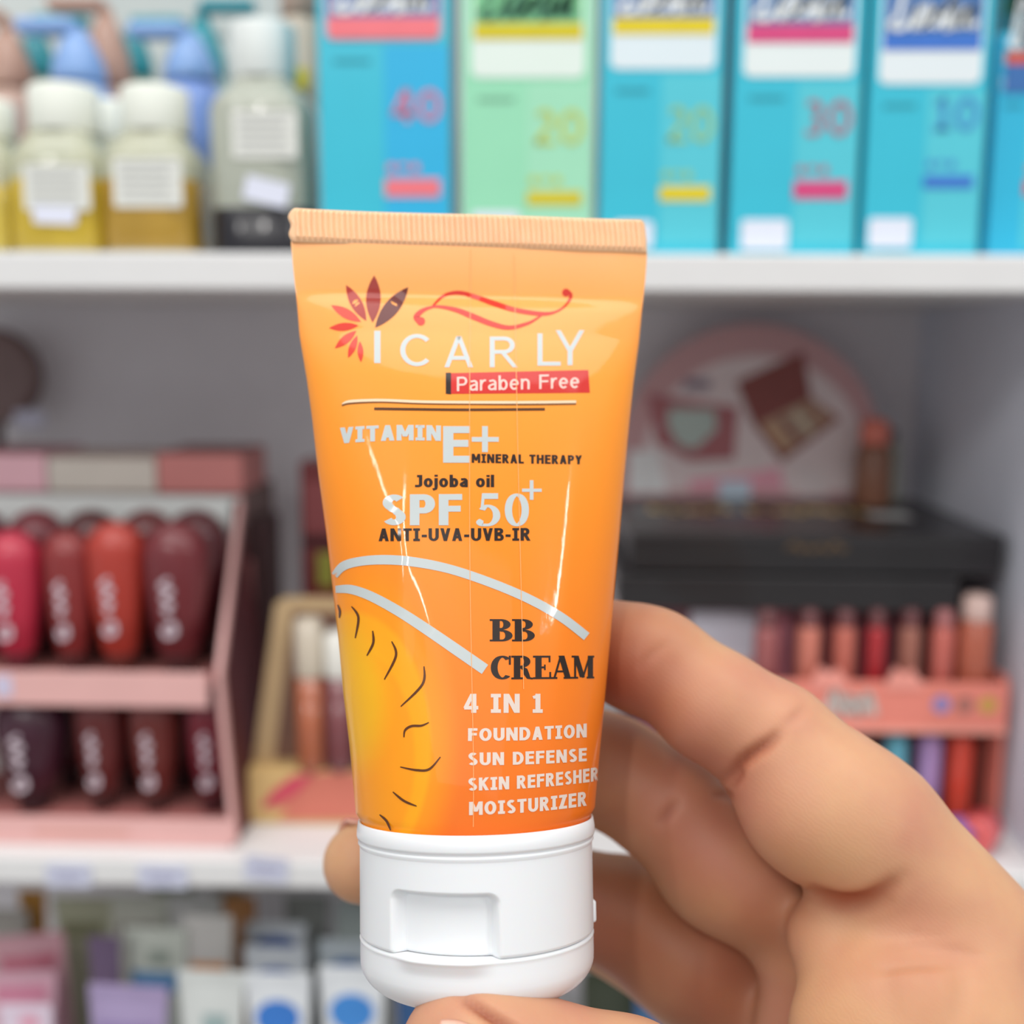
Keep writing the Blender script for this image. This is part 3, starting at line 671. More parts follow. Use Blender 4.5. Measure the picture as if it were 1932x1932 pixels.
# ---------------------------------------------------------------- middle shelf, left: lip gloss display
PINK = mat((226, 176, 172), .55, var=.03); PINKD = mat((176, 108, 104), .6, var=.04)
YL = .432
def zat(px, py, Y, base): return at(px, py, Y).z-base
ZD = .064
XL = at(-330, 1560, YL).x
xr1 = at(436, 1560, YL).x; xr2 = at(386, 1305, YL).x
zb1 = at(200, 1545, YL).z-Z2; zr0 = at(200, 1340, YL).z-Z2; zr1 = at(200, 1275, YL).z-Z2
STAND = thing('display_stand', (XL, YL, Z2+.0002), 'pink two tier cardboard lip gloss display on the left of the middle shelf', 'display stand')
W1, W2 = xr1-XL, xr2-XL
box('lower_rail', 0, W1, 0, .0016, 0, zb1, PINK, STAND, .0004)
box('upper_rail', 0, W2, .004, .0056, zr0, zr1, PINK, STAND, .0004)
box('lower_tray', .0002, W1-.001, .0018, ZD-.003, zb1-.0075, zb1-.005, PINKD, STAND, .0003)
box('upper_tray', .0002, W2+.001, .0058, ZD-.003, zr1-.0075, zr1-.005, PINKD, STAND, .0003)
zc1 = at(300, 940, YL+ZD).z-Z2; xr3 = at(446, 960, YL+ZD).x-XL
box('back_card', 0, xr3-.002, ZD-.002, ZD-.0004, .003, zc1, mat((226, 230, 228), .6, var=.02), STAND, .0003)
# slanted side wall
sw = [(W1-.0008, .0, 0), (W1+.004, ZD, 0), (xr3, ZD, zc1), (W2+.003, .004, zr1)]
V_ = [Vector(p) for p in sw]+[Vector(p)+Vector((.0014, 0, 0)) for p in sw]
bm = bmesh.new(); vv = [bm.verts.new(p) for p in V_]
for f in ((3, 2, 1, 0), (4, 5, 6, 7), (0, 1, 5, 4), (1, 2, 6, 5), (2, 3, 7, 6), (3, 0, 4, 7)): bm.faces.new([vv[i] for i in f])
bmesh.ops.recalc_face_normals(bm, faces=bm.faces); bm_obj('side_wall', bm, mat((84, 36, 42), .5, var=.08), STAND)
for (p, q) in ((Vector(sw[0])+Vector((0, 0, .0015)), sw[3]), (sw[3], sw[2])):
    p, q = Vector(p)+Vector((.0018, 0, 0)), Vector(q)+Vector((.0018, 0, 0)); d = (q-p); L_ = d.length
    o = bm_obj('edge_trim', box_bm(-.0012, .0010, -.0004, .0045, 0, L_, .0003), PINK, STAND, False, p); o.rotation_euler = Vector((0, 0, 1)).rotation_difference(d).to_euler()
for x0, x1, zf in ((.02, .06, .4), (.09, .13, .35)): slab('rail_print', x0, x1, zb1*zf, zb1*(zf+.22), mat((214, 160, 150), .6), STAND, 0, .0002)
slab('price_sticker', at(-18, 1310, YL).x-XL, at(15, 1310, YL).x-XL, zr0+.004, zr1-.002, mat((206, 200, 224), .5), STAND, .004, .0005)
def gloss_tube(px, Y, ytop, ybot, wpx, col, label, base, zb_, group, prints=True, tilt=0):
    c = at(px, (ytop+ybot)/2, Y); s_ = Y/F; r = wpx/2*s_
    z0 = zb_; z1 = at(px, ytop, Y).z-base
    t = thing('lip_gloss_tube', (c.x, Y, base+z0+.0003), label, 'lip gloss', group, (0, tilt, 0))
    H_ = z1-z0; pr = []
    cap_h = .008
    for i in range(14):
        a = i/13*math.pi/2; pr.append((r*math.cos(a) if i < 13 else 0, H_-r*1.05+r*1.05*math.sin(a)))
    lathe('tube_body', [(r*.5, cap_h), (r*.62, cap_h+.001), (r*.84, H_*.42), (r*.96, H_*.6), (r, H_-r*1.2)]+pr, mat(col, .33, coat=.35, var=.04), t, 28, 1, .8)
    lathe('cap', [(r*.42, 0), (r*.45, .0006), (r*.45, cap_h-.001), (r*.5, cap_h)], mat(tuple(int(c_*.45+20) for c_ in col), .3, coat=.4), t, 20)
    if prints:
        y_ = -r*.8-.0003; W_ = mat((222, 206, 216), .4)
        zc = H_*.52
        flat_stroke('vertical_lettering', [(r*.05, zc+.009), (-r*.2, zc+.006), (r*.12, zc+.004), (-r*.15, zc+.001), (r*.1, zc-.002), (-r*.12, zc-.004), (r*.05, zc-.006)], .0016, W_, t, y_)
        flat_stroke('emblem', [(-r*.15, zc-.012), (r*.12, zc-.010), (r*.15, zc-.014), (-r*.12, zc-.015), (-r*.15, zc-.011)], .0018, W_, t, y_)
    return t
G1, G2 = 'lip gloss tubes on the upper tier', 'lip gloss tubes on the lower tier'
for px, w_, col, nm in ((-95, 110, (120, 40, 60), 'plum lip gloss tube just inside the left edge of the upper tier'), (28, 112, (190, 44, 70), 'crimson lip gloss tube on the upper tier'), (132, 96, (138, 46, 46), 'brick brown lip gloss tube between the crimson and the orange red one'),
                    (222, 112, (176, 58, 46), 'orange red lip gloss tube on the upper tier'), (334, 128, (112, 40, 46), 'maroon lip gloss tube at the right end of the upper tier')):
    gloss_tube(px, YL+.021, 985 if px > 200 else 1002, 1262, w_, col, nm, Z2, zr1-.0048, G1)
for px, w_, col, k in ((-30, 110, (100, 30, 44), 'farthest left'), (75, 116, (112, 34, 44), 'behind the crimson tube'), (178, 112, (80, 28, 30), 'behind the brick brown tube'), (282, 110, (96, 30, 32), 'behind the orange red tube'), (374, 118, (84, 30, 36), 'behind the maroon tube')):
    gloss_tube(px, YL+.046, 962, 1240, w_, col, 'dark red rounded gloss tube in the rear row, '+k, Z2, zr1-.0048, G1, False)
for px, w_, col, nm in ((-80, 120, (90, 30, 40), 'wine gloss tube at the left edge of the lower tier'), (60, 140, (66, 26, 44), 'dark plum gloss tube on the lower tier'), (190, 96, (104, 40, 40), 'brown red gloss tube on the lower tier, second visible'), (292, 98, (112, 44, 40), 'rust red gloss tube on the lower tier, third visible'), (398, 92, (122, 30, 46), 'berry red gloss tube at the right end of the lower tier')):
    gloss_tube(px, YL+.021, 1300, 1530, w_, col, nm, Z2, zb1-.0048, G2)
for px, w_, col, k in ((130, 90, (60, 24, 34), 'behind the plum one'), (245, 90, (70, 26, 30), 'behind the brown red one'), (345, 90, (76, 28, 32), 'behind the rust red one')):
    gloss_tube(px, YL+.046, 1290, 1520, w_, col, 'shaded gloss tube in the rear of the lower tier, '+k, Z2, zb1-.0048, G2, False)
# small boxes lying on the display's rear ledge
zl = zc1+.0008
LEDGE = thing('ledge_box', (XL, YL+ZD-.016, Z2+.0002), 'dark brown tray board behind the gloss display, under the pink boxes', 'tray')
box('board', -.0, xr3+.002, .0178, .078, .003, zl-.0, mat((120, 98, 96), .7, var=.03), LEDGE, .0006)
box('lip', -.0, xr3+.002, .0172, .0177, zl-.004, zl+.0, mat((206, 208, 206), .6), LEDGE, .0002)
def small_box(px0, px1, py0, py1, Y, dep, col, topc, label, nm='cosmetic_box'):
    a, b = at(px0, py1, Y), at(px1, py0, Y); z0 = Z2+zl+.0004
    t = thing(nm, (a.x, Y, z0), label, 'box')
    hh_ = b.z-z0
    box('carton', 0, b.x-a.x, 0, dep, 0, hh_, mat(col, .5, var=.03), t, .0006)
    box('lid_face', .0006, b.x-a.x-.0006, .0006, dep-.0006, hh_, hh_+.0006, mat(topc, .5), t, .0002)
    return t
small_box(-60, 84, 858, 938, YL+ZD+.010, .045, (224, 176, 186), (150, 96, 102), 'pale pink box on top of the gloss display at the left edge')
small_box(92, 292, 866, 938, YL+ZD+.010, .045, (204, 196, 186), (170, 150, 142), 'cream coloured box on top of the gloss display, between two pink boxes')
small_box(298, 455, 858, 938, YL+ZD+.010, .045, (196, 124, 120), (124, 66, 64), 'dusty rose box on top of the gloss display, right of the cream box')
# round brown mirror with a pale tag
c = at(-38, 745, .575)
t = thing('table_mirror', (c.x, .592, Z2+.0002), 'round dark brown object with a pale tag at the left edge, above the pink box', 'mirror')
rr = 92*.575/F; zc = at(0, 712, .575).z-Z2
lathe('foot', [(.016, 0), (.016, .002), (.004, .004), (.003, zc-rr)], mat((86, 66, 64), .4), t, 24)
o = lathe('rim', [(rr*.8, -.004), (rr, -.003), (rr, .003), (rr*.8, .004)], mat((122, 98, 96), .35), t, 36); o.rotation_euler = (math.pi/2, 0, 0); o.location = (0, 0, zc)
o = lathe('glass', [(rr*.8, -.0035), (rr*.8, .0035)], mat((110, 96, 100), .1, metal=.6), t, 36); o.rotation_euler = (math.pi/2, 0, 0); o.location = (0, 0, zc)
round_rect('pale_tag', 60*.57/F, 34*.57/F, .002, .0008, mat((196, 196, 214), .5), t, (at(30, 800, .565).x-c.x, -.012, at(30, 795, .565).z-Z2))
c0, c1 = at(440, 1300, .505), at(508, 1300, .505); Hd = at(460, 985, .505).z-Z2
t = thing('lipstick_carton', (c0.x, .505, Z2+.0002), 'near black tall box between the gloss display and the lip kit', 'box')
box('carton', 0, c1.x-c0.x, 0, .03, 0, Hd, mat((62, 38, 40), .5, var=.08), t, .0008)
slab('pink_strip', .003, .0115, Hd-.065, Hd-.018, mat((168, 112, 112), .5), t)
# dark red tall carton and the cream lip kit beside the orange tube
c0, c1 = at(568, 1000, .53), at(650, 1000, .53)
t = thing('lipstick_carton', (c0.x, .53, Z2+.0002), 'tall dark red carton standing behind the cream lip kit, left of the held tube', 'box')
Hc = at(600, 872, .53).z-Z2
box('carton', 0, c1.x-c0.x, 0, .022, 0, Hc, mat((112, 34, 36), .4, coat=.3, var=.05), t, .0006)
slab('face_print', .002, c1.x-c0.x-.002, Hc-.035, Hc-.01, mat((140, 70, 72), .5), t); slab('yellow_label', .008, .016, Hc-.062, Hc-.045, mat((150, 150, 60), .5), t)
slab('dark_band', .0, c1.x-c0.x, Hc-.042, Hc-.037, mat((60, 20, 24), .5), t)
a = at(470, 1578, .455); bx_ = at(760, 1578, .455); Wk = bx_.x-a.x
t = thing('lip_kit', (a.x, .455, Z2+.0002), 'cream and gold lip kit pack with a salmon swirl, left of the held tube', 'cosmetic set')
Hk = at(540, 1118, .475).z-Z2; Hb = at(540, 1455, .455).z-Z2
pts = [(0, 0), (Wk, 0), (Wk, Hb), (Wk-.004, Hk-.004), (Wk-.008, Hk), (.016, Hk), (.012, Hk-.003), (.0, Hb)]
plate('backing_card', pts, .0016, mat((192, 164, 124), .5, var=.04), t, (0, .010, 0))
box('base_box', 0, Wk, .0, .0098, 0, Hb, mat((214, 180, 122), .5, var=.04), t, .0006)
S2 = [(.006, Hb*.3), (.012, Hb*.62), (.022, Hb*.85), (.034, Hb*.98), (Wk-.001, Hb*.98), (Wk-.001, .003), (.013, .002), (.018, Hb*.3)]
plate('salmon_swirl', S2, .0004, mat((206, 118, 100), .5, var=.05), t, (0, -.0004, 0))
plate('pink_swirl', [(.006, Hb*.32), (.011, Hb*.62), (.020, Hb*.9), (.030, Hb*.99), (.022, Hb*.6), (.012, Hb*.4)], .0004, mat((206, 74, 96), .5), t, (0, -.0009, 0))
plate('inner_card', [(.010, Hb+.002), (Wk-.004, Hb+.002), (Wk-.008, Hk-.006), (.02, Hk-.006)], .0006, mat((112, 80, 66), .5, var=.12, scale=80), t, (0, .0092, 0))
for i, (px, cc_, cw) in enumerate(((585, (202, 190, 172), (170, 96, 66)), (640, (226, 224, 216), (120, 66, 70)), (700, (214, 206, 196), (120, 60, 54)))):
    x_ = at(px, 1300, .458).x-a.x
    zt_ = at(px, 1165 if i == 0 else 1190, .458).z-Z2; zm = at(px, 1275, .458).z-Z2
    m_ = lathe('gloss_vial', [(.0055, Hb+.001), (.006, Hb+.002), (.006, zm)], mat(cw, .2, coat=.5, var=.1, scale=100), t, 20, loc=(x_, .003, 0))
    lathe('vial_cap', [(.0062, zm), (.0064, zm+.001), (.0064, zt_-.002), (.004, zt_), (0, zt_)], mat(cc_, .25, coat=.5), m_, 20)
# price tags on the shelf edge
for px0, px1, py0, py1, ry, nm in ((88, 170, 1632, 1672, 0, 'leftmost of the three shelf edge tags'), (262, 352, 1634, 1674, .02, 'middle one of the three shelf edge tags'), (462, 542, 1618, 1662, .1, 'tilted tag nearest the fingertip')):
    A_, B_ = at(px0, py1, YF-.001), at(px1, py0, YF-.001)
    t = thing('price_tag', ((A_.x+B_.x)/2, YF-.0012, (A_.z+B_.z)/2), 'pale lilac price tag on the white shelf edge, '+nm.replace('shelf edge ', ''), 'price tag', 'price tags on the middle shelf edge', (0, ry, 0))
    round_rect('card', B_.x-A_.x, B_.z-A_.z, .001, .0008, mat((204, 207, 226), .5), t)
    slab('printed_line', -.006, .006, .0005, .0018, mat((150, 150, 178), .5), t, 0, .0002); slab('printed_line', -.005, .004, -.003, -.0022, mat((160, 160, 186), .5), t, 0, .0002)

# ---------------------------------------------------------------- middle shelf, right
# supports and the black palettes
BLACK = mat((34, 31, 33), .42, coat=.35, var=.06); GOLD = mat((170, 128, 76), .35, metal=.5)
a, b = at(1190, 1078, .475), at(1890, 1078, .475); zt = at(1500, 1008, .475).z; zb_ = at(1500, 1082, .475).z
a2, b2 = at(1165, 1150, .47), at(1806, 1150, .47); zt2 = min(at(1500, 1086, .47).z, zb_-.0004); zb2 = at(1500, 1152, .47).z
t = thing('riser_box', (a2.x+.012, .485, Z2+.0002), 'pink and white carton under the black palette boxes, mostly hidden by the finger', 'box')
Hr = zb2-.0006-Z2
box('carton', 0, b2.x-a2.x-.02, 0, .11, 0, Hr, mat((120, 70, 80), .6, var=.05), t, .0008)
x_ = lambda px, Y=.485: at(px, 1220, Y).x-(a2.x+.012)
slab('white_panel', x_(1300), x_(1425), .01, Hr-.004, mat((206, 204, 216), .5), t, 0, .0004); slab('pink_panel', x_(1428), x_(1490), .01, Hr-.003, mat((190, 120, 134), .5), t, 0, .0004)
def palette(a, b, Y, z0, z1, dep, label, letters):
    t = thing('makeup_palette_box', (a.x, Y, z0), label, 'box', 'black palette boxes in a stack'); W_ = b.x-a.x; h_ = z1-z0
    box('tray', 0, W_, 0, dep, 0, h_*.45, BLACK, t, .0006); box('lid', -.0004, W_+.0004, -.0004, dep+.0004, h_*.46, h_, BLACK, t, .0008)
    if letters:
        flat_stroke('front_lettering', [(W_*.42, h_*.62), (W_*.44, h_*.78), (W_*.455, h_*.6), (W_*.47, h_*.7), (W_*.49, h_*.6), (W_*.51, h_*.72), (W_*.53, h_*.6), (W_*.55, h_*.8), (W_*.565, h_*.62), (W_*.58, h_*.7)], .0013, mat((110, 86, 60), .4), t, -.0007)
        # gold lettering on the lid
        x0 = W_*.09
        for k, (u0, u1) in enumerate(((.10, .20), (.22, .33), (.40, .47), (.49, .62), (.64, .74))):
            V, Q = [], []
            pts = []
            n = 7
            for i in range(n): pts.append((W_*(u0+(u1-u0)*i/(n-1)), dep*(.52+.14*(i % 2)+.05*math.sin(k*3+i))))
            V, Q = ribbon(smooth_path(pts, 4), [.0055]*(4*(n-1)+1), .003, 'c')
            mesh_obj('lid_lettering', [(p[0], p[1], h_+.0002) for p in V], Q, mat((255, 214, 140), .4), t, False)
        box('white_sticker', W_*.74, W_*.86, dep*.42, dep*.56, h_, h_+.0003, mat((206, 208, 206), .5), t, 0)
    return t
palette(a2, b2, .47, zb2, zt2, .115, 'lower black makeup palette box of the stack', False)
palette(a, b, .475, zb_, zt, .118, 'upper black makeup palette box with gold lettering on its lid', True)
# round display card leaning at the back
YC = .585
zc0 = zt+.0004
cx = at(1415, 860, YC).x; rad = 243*YC/F; zcc = at(1415, 858, YC).z-zc0
t = thing('display_card', (cx, YC, zc0), 'large round topped pink advertising card standing behind the black palettes', 'display card')
pts = [(rad*math.cos(math.radians(a_)), zcc+rad*math.sin(math.radians(a_))) for a_ in range(-14, 195, 6)]
pts = [(rad, 0)]+pts+[(-rad, 0)]
pts = [(rad, 0)]+[p for p in pts[1:-1] if p[1] > 0]+[(-rad, 0)]
plate('card', pts, .0015, mat((214, 168, 170), .6, var=.04), t)
pts = [(rad*.86*math.cos(math.radians(a_))+.002, zcc-.004+rad*.82*math.sin(math.radians(a_))) for a_ in range(-10, 191, 8)]
plate('inner_print', [(rad*.86, .004)]+[p for p in pts if p[1] > .004]+[(-rad*.85, .004)], .0003, mat((240, 222, 222), .6, var=.05, scale=30), t, (0, -.0004, 0))
Cp = lambda px, py: (at(px, py, YC).x-cx, at(px, py, YC).z-zc0)
def cprint(nm, pp, rgb, y): return plate(nm, [Cp(*p) for p in pp][::-1], .0003, mat(tuple(min(250, int(c*1.22)) for c in rgb), .55, var=.06), t, (0, y, 0))
cprint('printed_palette', [(1388, 720), (1515, 662), (1530, 750), (1585, 790), (1475, 872), (1420, 800)], (122, 66, 62), -.0008)
cprint('printed_pans', [(1432, 800), (1528, 752), (1572, 788), (1478, 856)], (160, 132, 112), -.0012)
for k in range(4):
    u = k/4+.06
    p = lambda s_, v: (1432+(1528-1432)*s_+(1478-1432)*v, 800+(752-800)*s_+(856-800)*v)
    cprint('printed_pan', [p(u, .1), p(u+.12, .1), p(u+.12, .85), p(u, .85)], ((178, 142, 112), (122, 84, 80), (172, 164, 146), (140, 104, 90))[k], -.0016)
cprint('printed_compact', [(1220, 742), (1392, 768), (1385, 866), (1300, 870), (1238, 836)], (150, 92, 96), -.0008)
cprint('printed_mirror', [(1262, 770), (1348, 772), (1352, 810), (1310, 848), (1278, 838), (1258, 800)], (160, 172, 166), -.0012)
cprint('printed_shape', [(1186, 850), (1240, 850), (1260, 930), (1186, 930)], (206, 212, 208), -.0008)
cprint('printed_dots', [(1290, 715), (1340, 715), (1340, 735), (1290, 735)], (120, 106, 120), -.0008)
cprint('blue_tag', [(1356, 905), (1415, 905), (1415, 940), (1356, 940)], (176, 190, 222), -.0012)
cprint('pink_print', [(1420, 890), (1470, 880), (1480, 925), (1300, 925), (1300, 905)], (206, 144, 158), -.0010)
cprint('printed_flower', [(1505, 872), (1560, 890), (1560, 935), (1500, 935)], (190, 178, 178), -.0008)
# bottle print standing at the card's right end is a small bottle
c = at(1652, 900, .56)
t = thing('small_bottle', (c.x, .565, zc0), 'slim brown bottle with a coral cap beside the round display card', 'bottle')
s_ = .565/F; z = lambda py: at(1652, py, .565).z-zc0
lathe('body', [(34*s_, 0), (36*s_, .001), (32*s_, z(850)), (24*s_, z(838))], mat((140, 96, 76), .35, var=.1), t, 24)
lathe('cap', [(26*s_, z(838)), (27*s_, z(832)), (26*s_, z(800)), (16*s_, z(790)), (0, z(788))], mat((232, 130, 112), .4), t, 24)
c = at(1700, 900, .56)
t = thing('small_bottle', (c.x, .58, zc0), 'slim pale grey tube right of the brown bottle with coral cap', 'bottle')
lathe('body', [(22*s_, 0), (23*s_, .001), (20*s_, z(850)), (12*s_, z(835))], mat((168, 172, 160), .4), t, 24); lathe('cap', [(13*s_, z(838)), (12*s_, z(815)), (0, z(812))], mat((120, 116, 114), .4), t, 20)
# coral gloss display
YR = .458
CORAL = mat((236, 140, 124), .5, var=.04)
a, b = at(1420, 1370, YR), at(1900, 1370, YR)
r0, r1 = at(1700, 1378, YR).z-Z2, at(1700, 1288, YR).z-Z2
t = thing('display_stand', (a.x, YR, Z2+.0002), 'coral two tier lip gloss display on the right of the middle shelf', 'display stand'); W_ = b.x-a.x; DS = t
box('front_rail', 0, W_, 0, .0016, r0, r1, CORAL, t, .0006); box('upper_tray', 0, W_, .0018, .026, r0, r0+.002, mat((190, 104, 96), .6), t, .0004)
box('side_wall', W_-.0014, W_, .0018, .026, 0, r1+.002, CORAL, t, .0004); box('side_wall', 0, .0014, .0018, .026, 0, r1+.002, CORAL, t, .0004)
box('lower_tray', .0016, W_-.0016, .0018, .026, 0, .002, mat((96, 48, 52), .6), t, .0004); box('back_wall', 0, W_, .0255, .0268, 0, r0+.014, mat((110, 66, 68), .6), t, .0004)
box('rail_trim', 0, W_, -.0004, 0, r0-.0012, r0+.0012, mat((240, 168, 152), .5), t, 0)
xx = lambda px: at(px, 1330, YR).x-a.x
hh = r1-r0
flat_stroke('rail_lettering', [(xx(1560), r0+hh*.3), (xx(1575), r0+hh*.8), (xx(1590), r0+hh*.3), (xx(1605), r0+hh*.7), (xx(1620), r0+hh*.3), (xx(1635), r0+hh*.75), (xx(1650), r0+hh*.3)], .0035, mat((196, 188, 182), .5), t, -.0003)
for px, rgb in ((1776, (150, 140, 196)), (1820, (176, 116, 106)), (1864, (206, 164, 84))):
    plate('round_emblem', [(xx(px)+.0038*math.cos(k*.5236), r0+hh*.55+.0038*math.sin(k*.5236)) for k in range(12)], .0003, mat(rgb, .5), t, (0, -.0003, 0))
for px in (1560, 1700):
    plate('paper_heart', [(xx(px)-.008, r1-.003), (xx(px)+.010, r1-.003), (xx(px)+.004, r1+.006), (xx(px), r1+.004), (xx(px)-.004, r1+.007)], .0004, mat((244, 160, 146), .5), t, (0, -.0008, 0))
def vial(px, Y, ytop, zb_, wpx, col, capc, ycap, label, group):
    c = at(px, (ytop+1280)/2, Y); s_ = Y/F; r = wpx/2*s_
    t = thing('lip_gloss_vial', (c.x, Y, Z2+zb_+.0003), label, 'lip gloss', group)
    zt_ = at(px, ytop, Y).z-Z2-zb_; zc_ = at(px, ycap, Y).z-Z2-zb_
    lathe('vial', [(r*.9, 0), (r, .001), (r, zc_-.002), (r*.8, zc_)], mat(col, .25, coat=.5, var=.06), t, 24)
    lathe('cap', [(r*.82, zc_), (r*.86, zc_+.001), (r*.82, zt_-.0015), (r*.5, zt_), (0, zt_)], mat(capc, .3, coat=.4), t, 24)
GU, GL = 'gloss vials on the coral upper tier', 'gloss vials on the coral lower tier'
for px, w_, col, nm in ((1445, 46, (160, 90, 90), 'dusky pink gloss vial partly behind the finger'), (1525, 44, (206, 122, 104), 'salmon gloss vial, first fully seen on the coral display'), (1592, 42, (196, 106, 90), 'terracotta gloss vial, second on the coral display'), (1652, 36, (176, 44, 50), 'red gloss vial on the coral display'),
                    (1716, 40, (166, 106, 90), 'tan gloss vial on the coral display'), (1778, 44, (206, 108, 96), 'coral pink gloss vial on the coral display')):
    vial(px, YR+.012, 1150, r0+.0022, w_, col, (110, 62, 64) if px != 1778 else (176, 110, 110), 1182, nm, GU)
vial(1840, YR+.012, 1122, r0+.0022, 64, (186, 100, 76), (222, 190, 180), 1170, 'wide amber gloss vial with a shiny pale cap, right end of coral display', GU)
for px, w_, col, nm in ((1560, 44, (120, 50, 60), 'dark red vial in the lower tier behind the finger'), (1696, 44, (104, 184, 206), 'sky blue vial in the lower tier'), (1760, 46, (186, 150, 204), 'lilac vial in the lower tier'), (1818, 48, (226, 76, 54), 'orange red vial in the lower tier')):
    vial(px, YR+.012, 1376, .0022, w_, col, tuple(int(c*.8) for c in col), 1392, nm, GL)
# two small balm tubes lying in front
def lying(px, py, Y, L_, r, rz, col, capc, label):
    c = at(px, py, Y); t = thing('lip_balm', (c.x, Y, Z2+.0003+r), label, 'lip balm', None, (0, 0, rz))
    o = lathe('barrel', [(r*.9, -L_*.5), (r, -L_*.5+.001), (r, L_*.12)], mat(col, .3, coat=.4), t, 24); o.rotation_euler = (0, math.pi/2, 0)
    o = lathe('cap', [(r*.96, L_*.12), (r*1.0, L_*.14), (r*.98, L_*.48), (r*.7, L_*.5), (0, L_*.5)], mat(capc, .3, coat=.4), t, 24); o.rotation_euler = (0, math.pi/2, 0)
lying(1755, 1512, .440, .034, .0072, .12, (214, 210, 222), (134, 108, 178), 'white and violet balm stick lying on the shelf in front of the coral display')
lying(1852, 1515, .442, .016, .0078, .9, (224, 100, 100), (206, 70, 76), 'short coral red balm pot lying beside the violet balm stick')
# cosmetics at the right edge
def jar(px, Y, y0, y1, wpx, parts, label, nm='cosmetic_jar', base=None):
    c = at(px, y0, Y); s_ = Y/F; r = wpx/2*s_; base = Z2 if base is None else base
    t = thing(nm, (c.x, Y, base+.0003), label, 'jar'); prev = 0
    for k, (py, rgb, pn, f) in enumerate(parts):
        zz_ = at(px, py, Y).z-base
        lathe(pn, [(r*f*.96, prev), (r*f, prev+.0008), (r*f, zz_-.0008), (r*f*.94, zz_)], mat(rgb, .35, coat=.4, var=.04), t, 28); prev = zz_
jar(1938, .475, 1500, 1120, 96, [(1480, (70, 50, 56), 'base', 1), (1400, (96, 64, 80), 'body', 1), (1320, (214, 100, 170), 'pink_band', 1), (1250, (60, 46, 56), 'neck', .96), (1205, (176, 150, 116), 'gold_band', 1), (1135, (214, 110, 176), 'pink_cap', 1)], 'stacked dark jar with magenta and gold bands at the right edge')
jar(1890, .52, 1480, 1090, 90, [(1350, (58, 46, 52), 'body', 1), (1180, (96, 78, 96), 'shoulder', 1), (1098, (150, 140, 158), 'cap', .9)], 'dark jar with a lilac grey cap behind the magenta banded one')

# ---------------------------------------------------------------- lower shelf: crowded cream tubes
def crimp_tube(px, Y, ytop, wpx, col, label, band=None, text=None, capc=(230, 232, 232), lean=0, group='cream tubes crowded on the lower shelf', oval=None, foot=None, rz=0):
    zt_ = at(px, ytop, Y).z; c = at(px, ytop, Y); s_ = Y/F; w_ = wpx*s_; Ht = zt_-Z3
    t = thing('cream_tube', (c.x, Y, Z3+.0003+abs(math.sin(lean))*w_/math.pi), label, 'cosmetic tube', group, (0, lean, rz))
    r = w_/math.pi*.98; ch = Ht*.16
    V_, F_ = [], []; n = 32; rows = 12
    for j in range(rows+1):
        u = j/rows; z = ch+(Ht-.006-ch)*u; a_ = r+(w_/2-r)*u; b_ = r*(1-u**1.6)+.0006
        for i in range(n):
            q = 2*math.pi*i/n; V_.append((a_*math.cos(q), b_*math.sin(q), z))
    for j in range(rows):
        for i in range(n): F_.append((j*n+i, j*n+(i+1) % n, (j+1)*n+(i+1) % n, (j+1)*n+i))
    body = mesh_obj('tube_body', V_, F_, mat(col, .38, coat=.25, var=.03), t)
    box('crimped_seal', -w_/2, w_/2, -.0006, .0006, Ht-.0062, Ht, mat(col, .45, var=.06), t, .0003)
    lathe('cap', [(r*.9, 0), (r*.96, .0008), (r*.94, ch-.0006), (r*.9, ch)], mat(capc, .4), t, 28)
    fy = lambda x, z: -(r*(1-min(1, max(0, (z-ch)/(Ht-.006-ch)))**1.6)+.0006)*math.sqrt(max(0, 1-(x/(r+(w_/2-r)*min(1, (z-ch)/(Ht-.006-ch))))**2))-.0004
    def patch(nm, x0, x1, z0, z1, rgb, ell=False):
        V2, F2 = [], []; nx, nz = 14, 8
        if ell:
            cxx, czz = (x0+x1)/2, (z0+z1)/2; V2.append((cxx, fy(cxx, czz), czz))
            for rr_ in (.35, .7, 1):
                for i in range(24):
                    q = 2*math.pi*i/24; x = cxx+rr_*(x1-x0)/2*math.cos(q); z = czz+rr_*(z1-z0)/2*math.sin(q); V2.append((x, fy(x, z), z))
            for i in range(24): F2.append((0, 1+i, 1+(i+1) % 24))
            for k in range(2):
                for i in range(24): F2.append((1+k*24+i, 1+(k+1)*24+i, 1+(k+1)*24+(i+1) % 24, 1+k*24+(i+1) % 24))
        else:
            for j in range(nz+1):
                for i in range(nx+1): x = x0+(x1-x0)*i/nx; z = z0+(z1-z0)*j/nz; V2.append((x, fy(x, z), z))
            for j in range(nz):
                for i in range(nx): F2.append((j*(nx+1)+i, j*(nx+1)+i+1, (j+1)*(nx+1)+i+1, (j+1)*(nx+1)+i))
        return mesh_obj(nm, V2, F2, mat(rgb, .4, coat=.2, var=.08), body)
    if oval: patch('oval_emblem', -w_*.34, w_*.34, Ht-oval[0]-oval[1], Ht-oval[0], oval[2], True)
    if band: patch('colour_band', -w_*.36, w_*.36, Ht-band[0]-band[1], Ht-band[0], band[2])
    if text: patch('printed_mark', -w_*.1, w_*.26, Ht-text[0]-text[1], Ht-text[0], text[2])
    return t
BLU = (58, 120, 200)
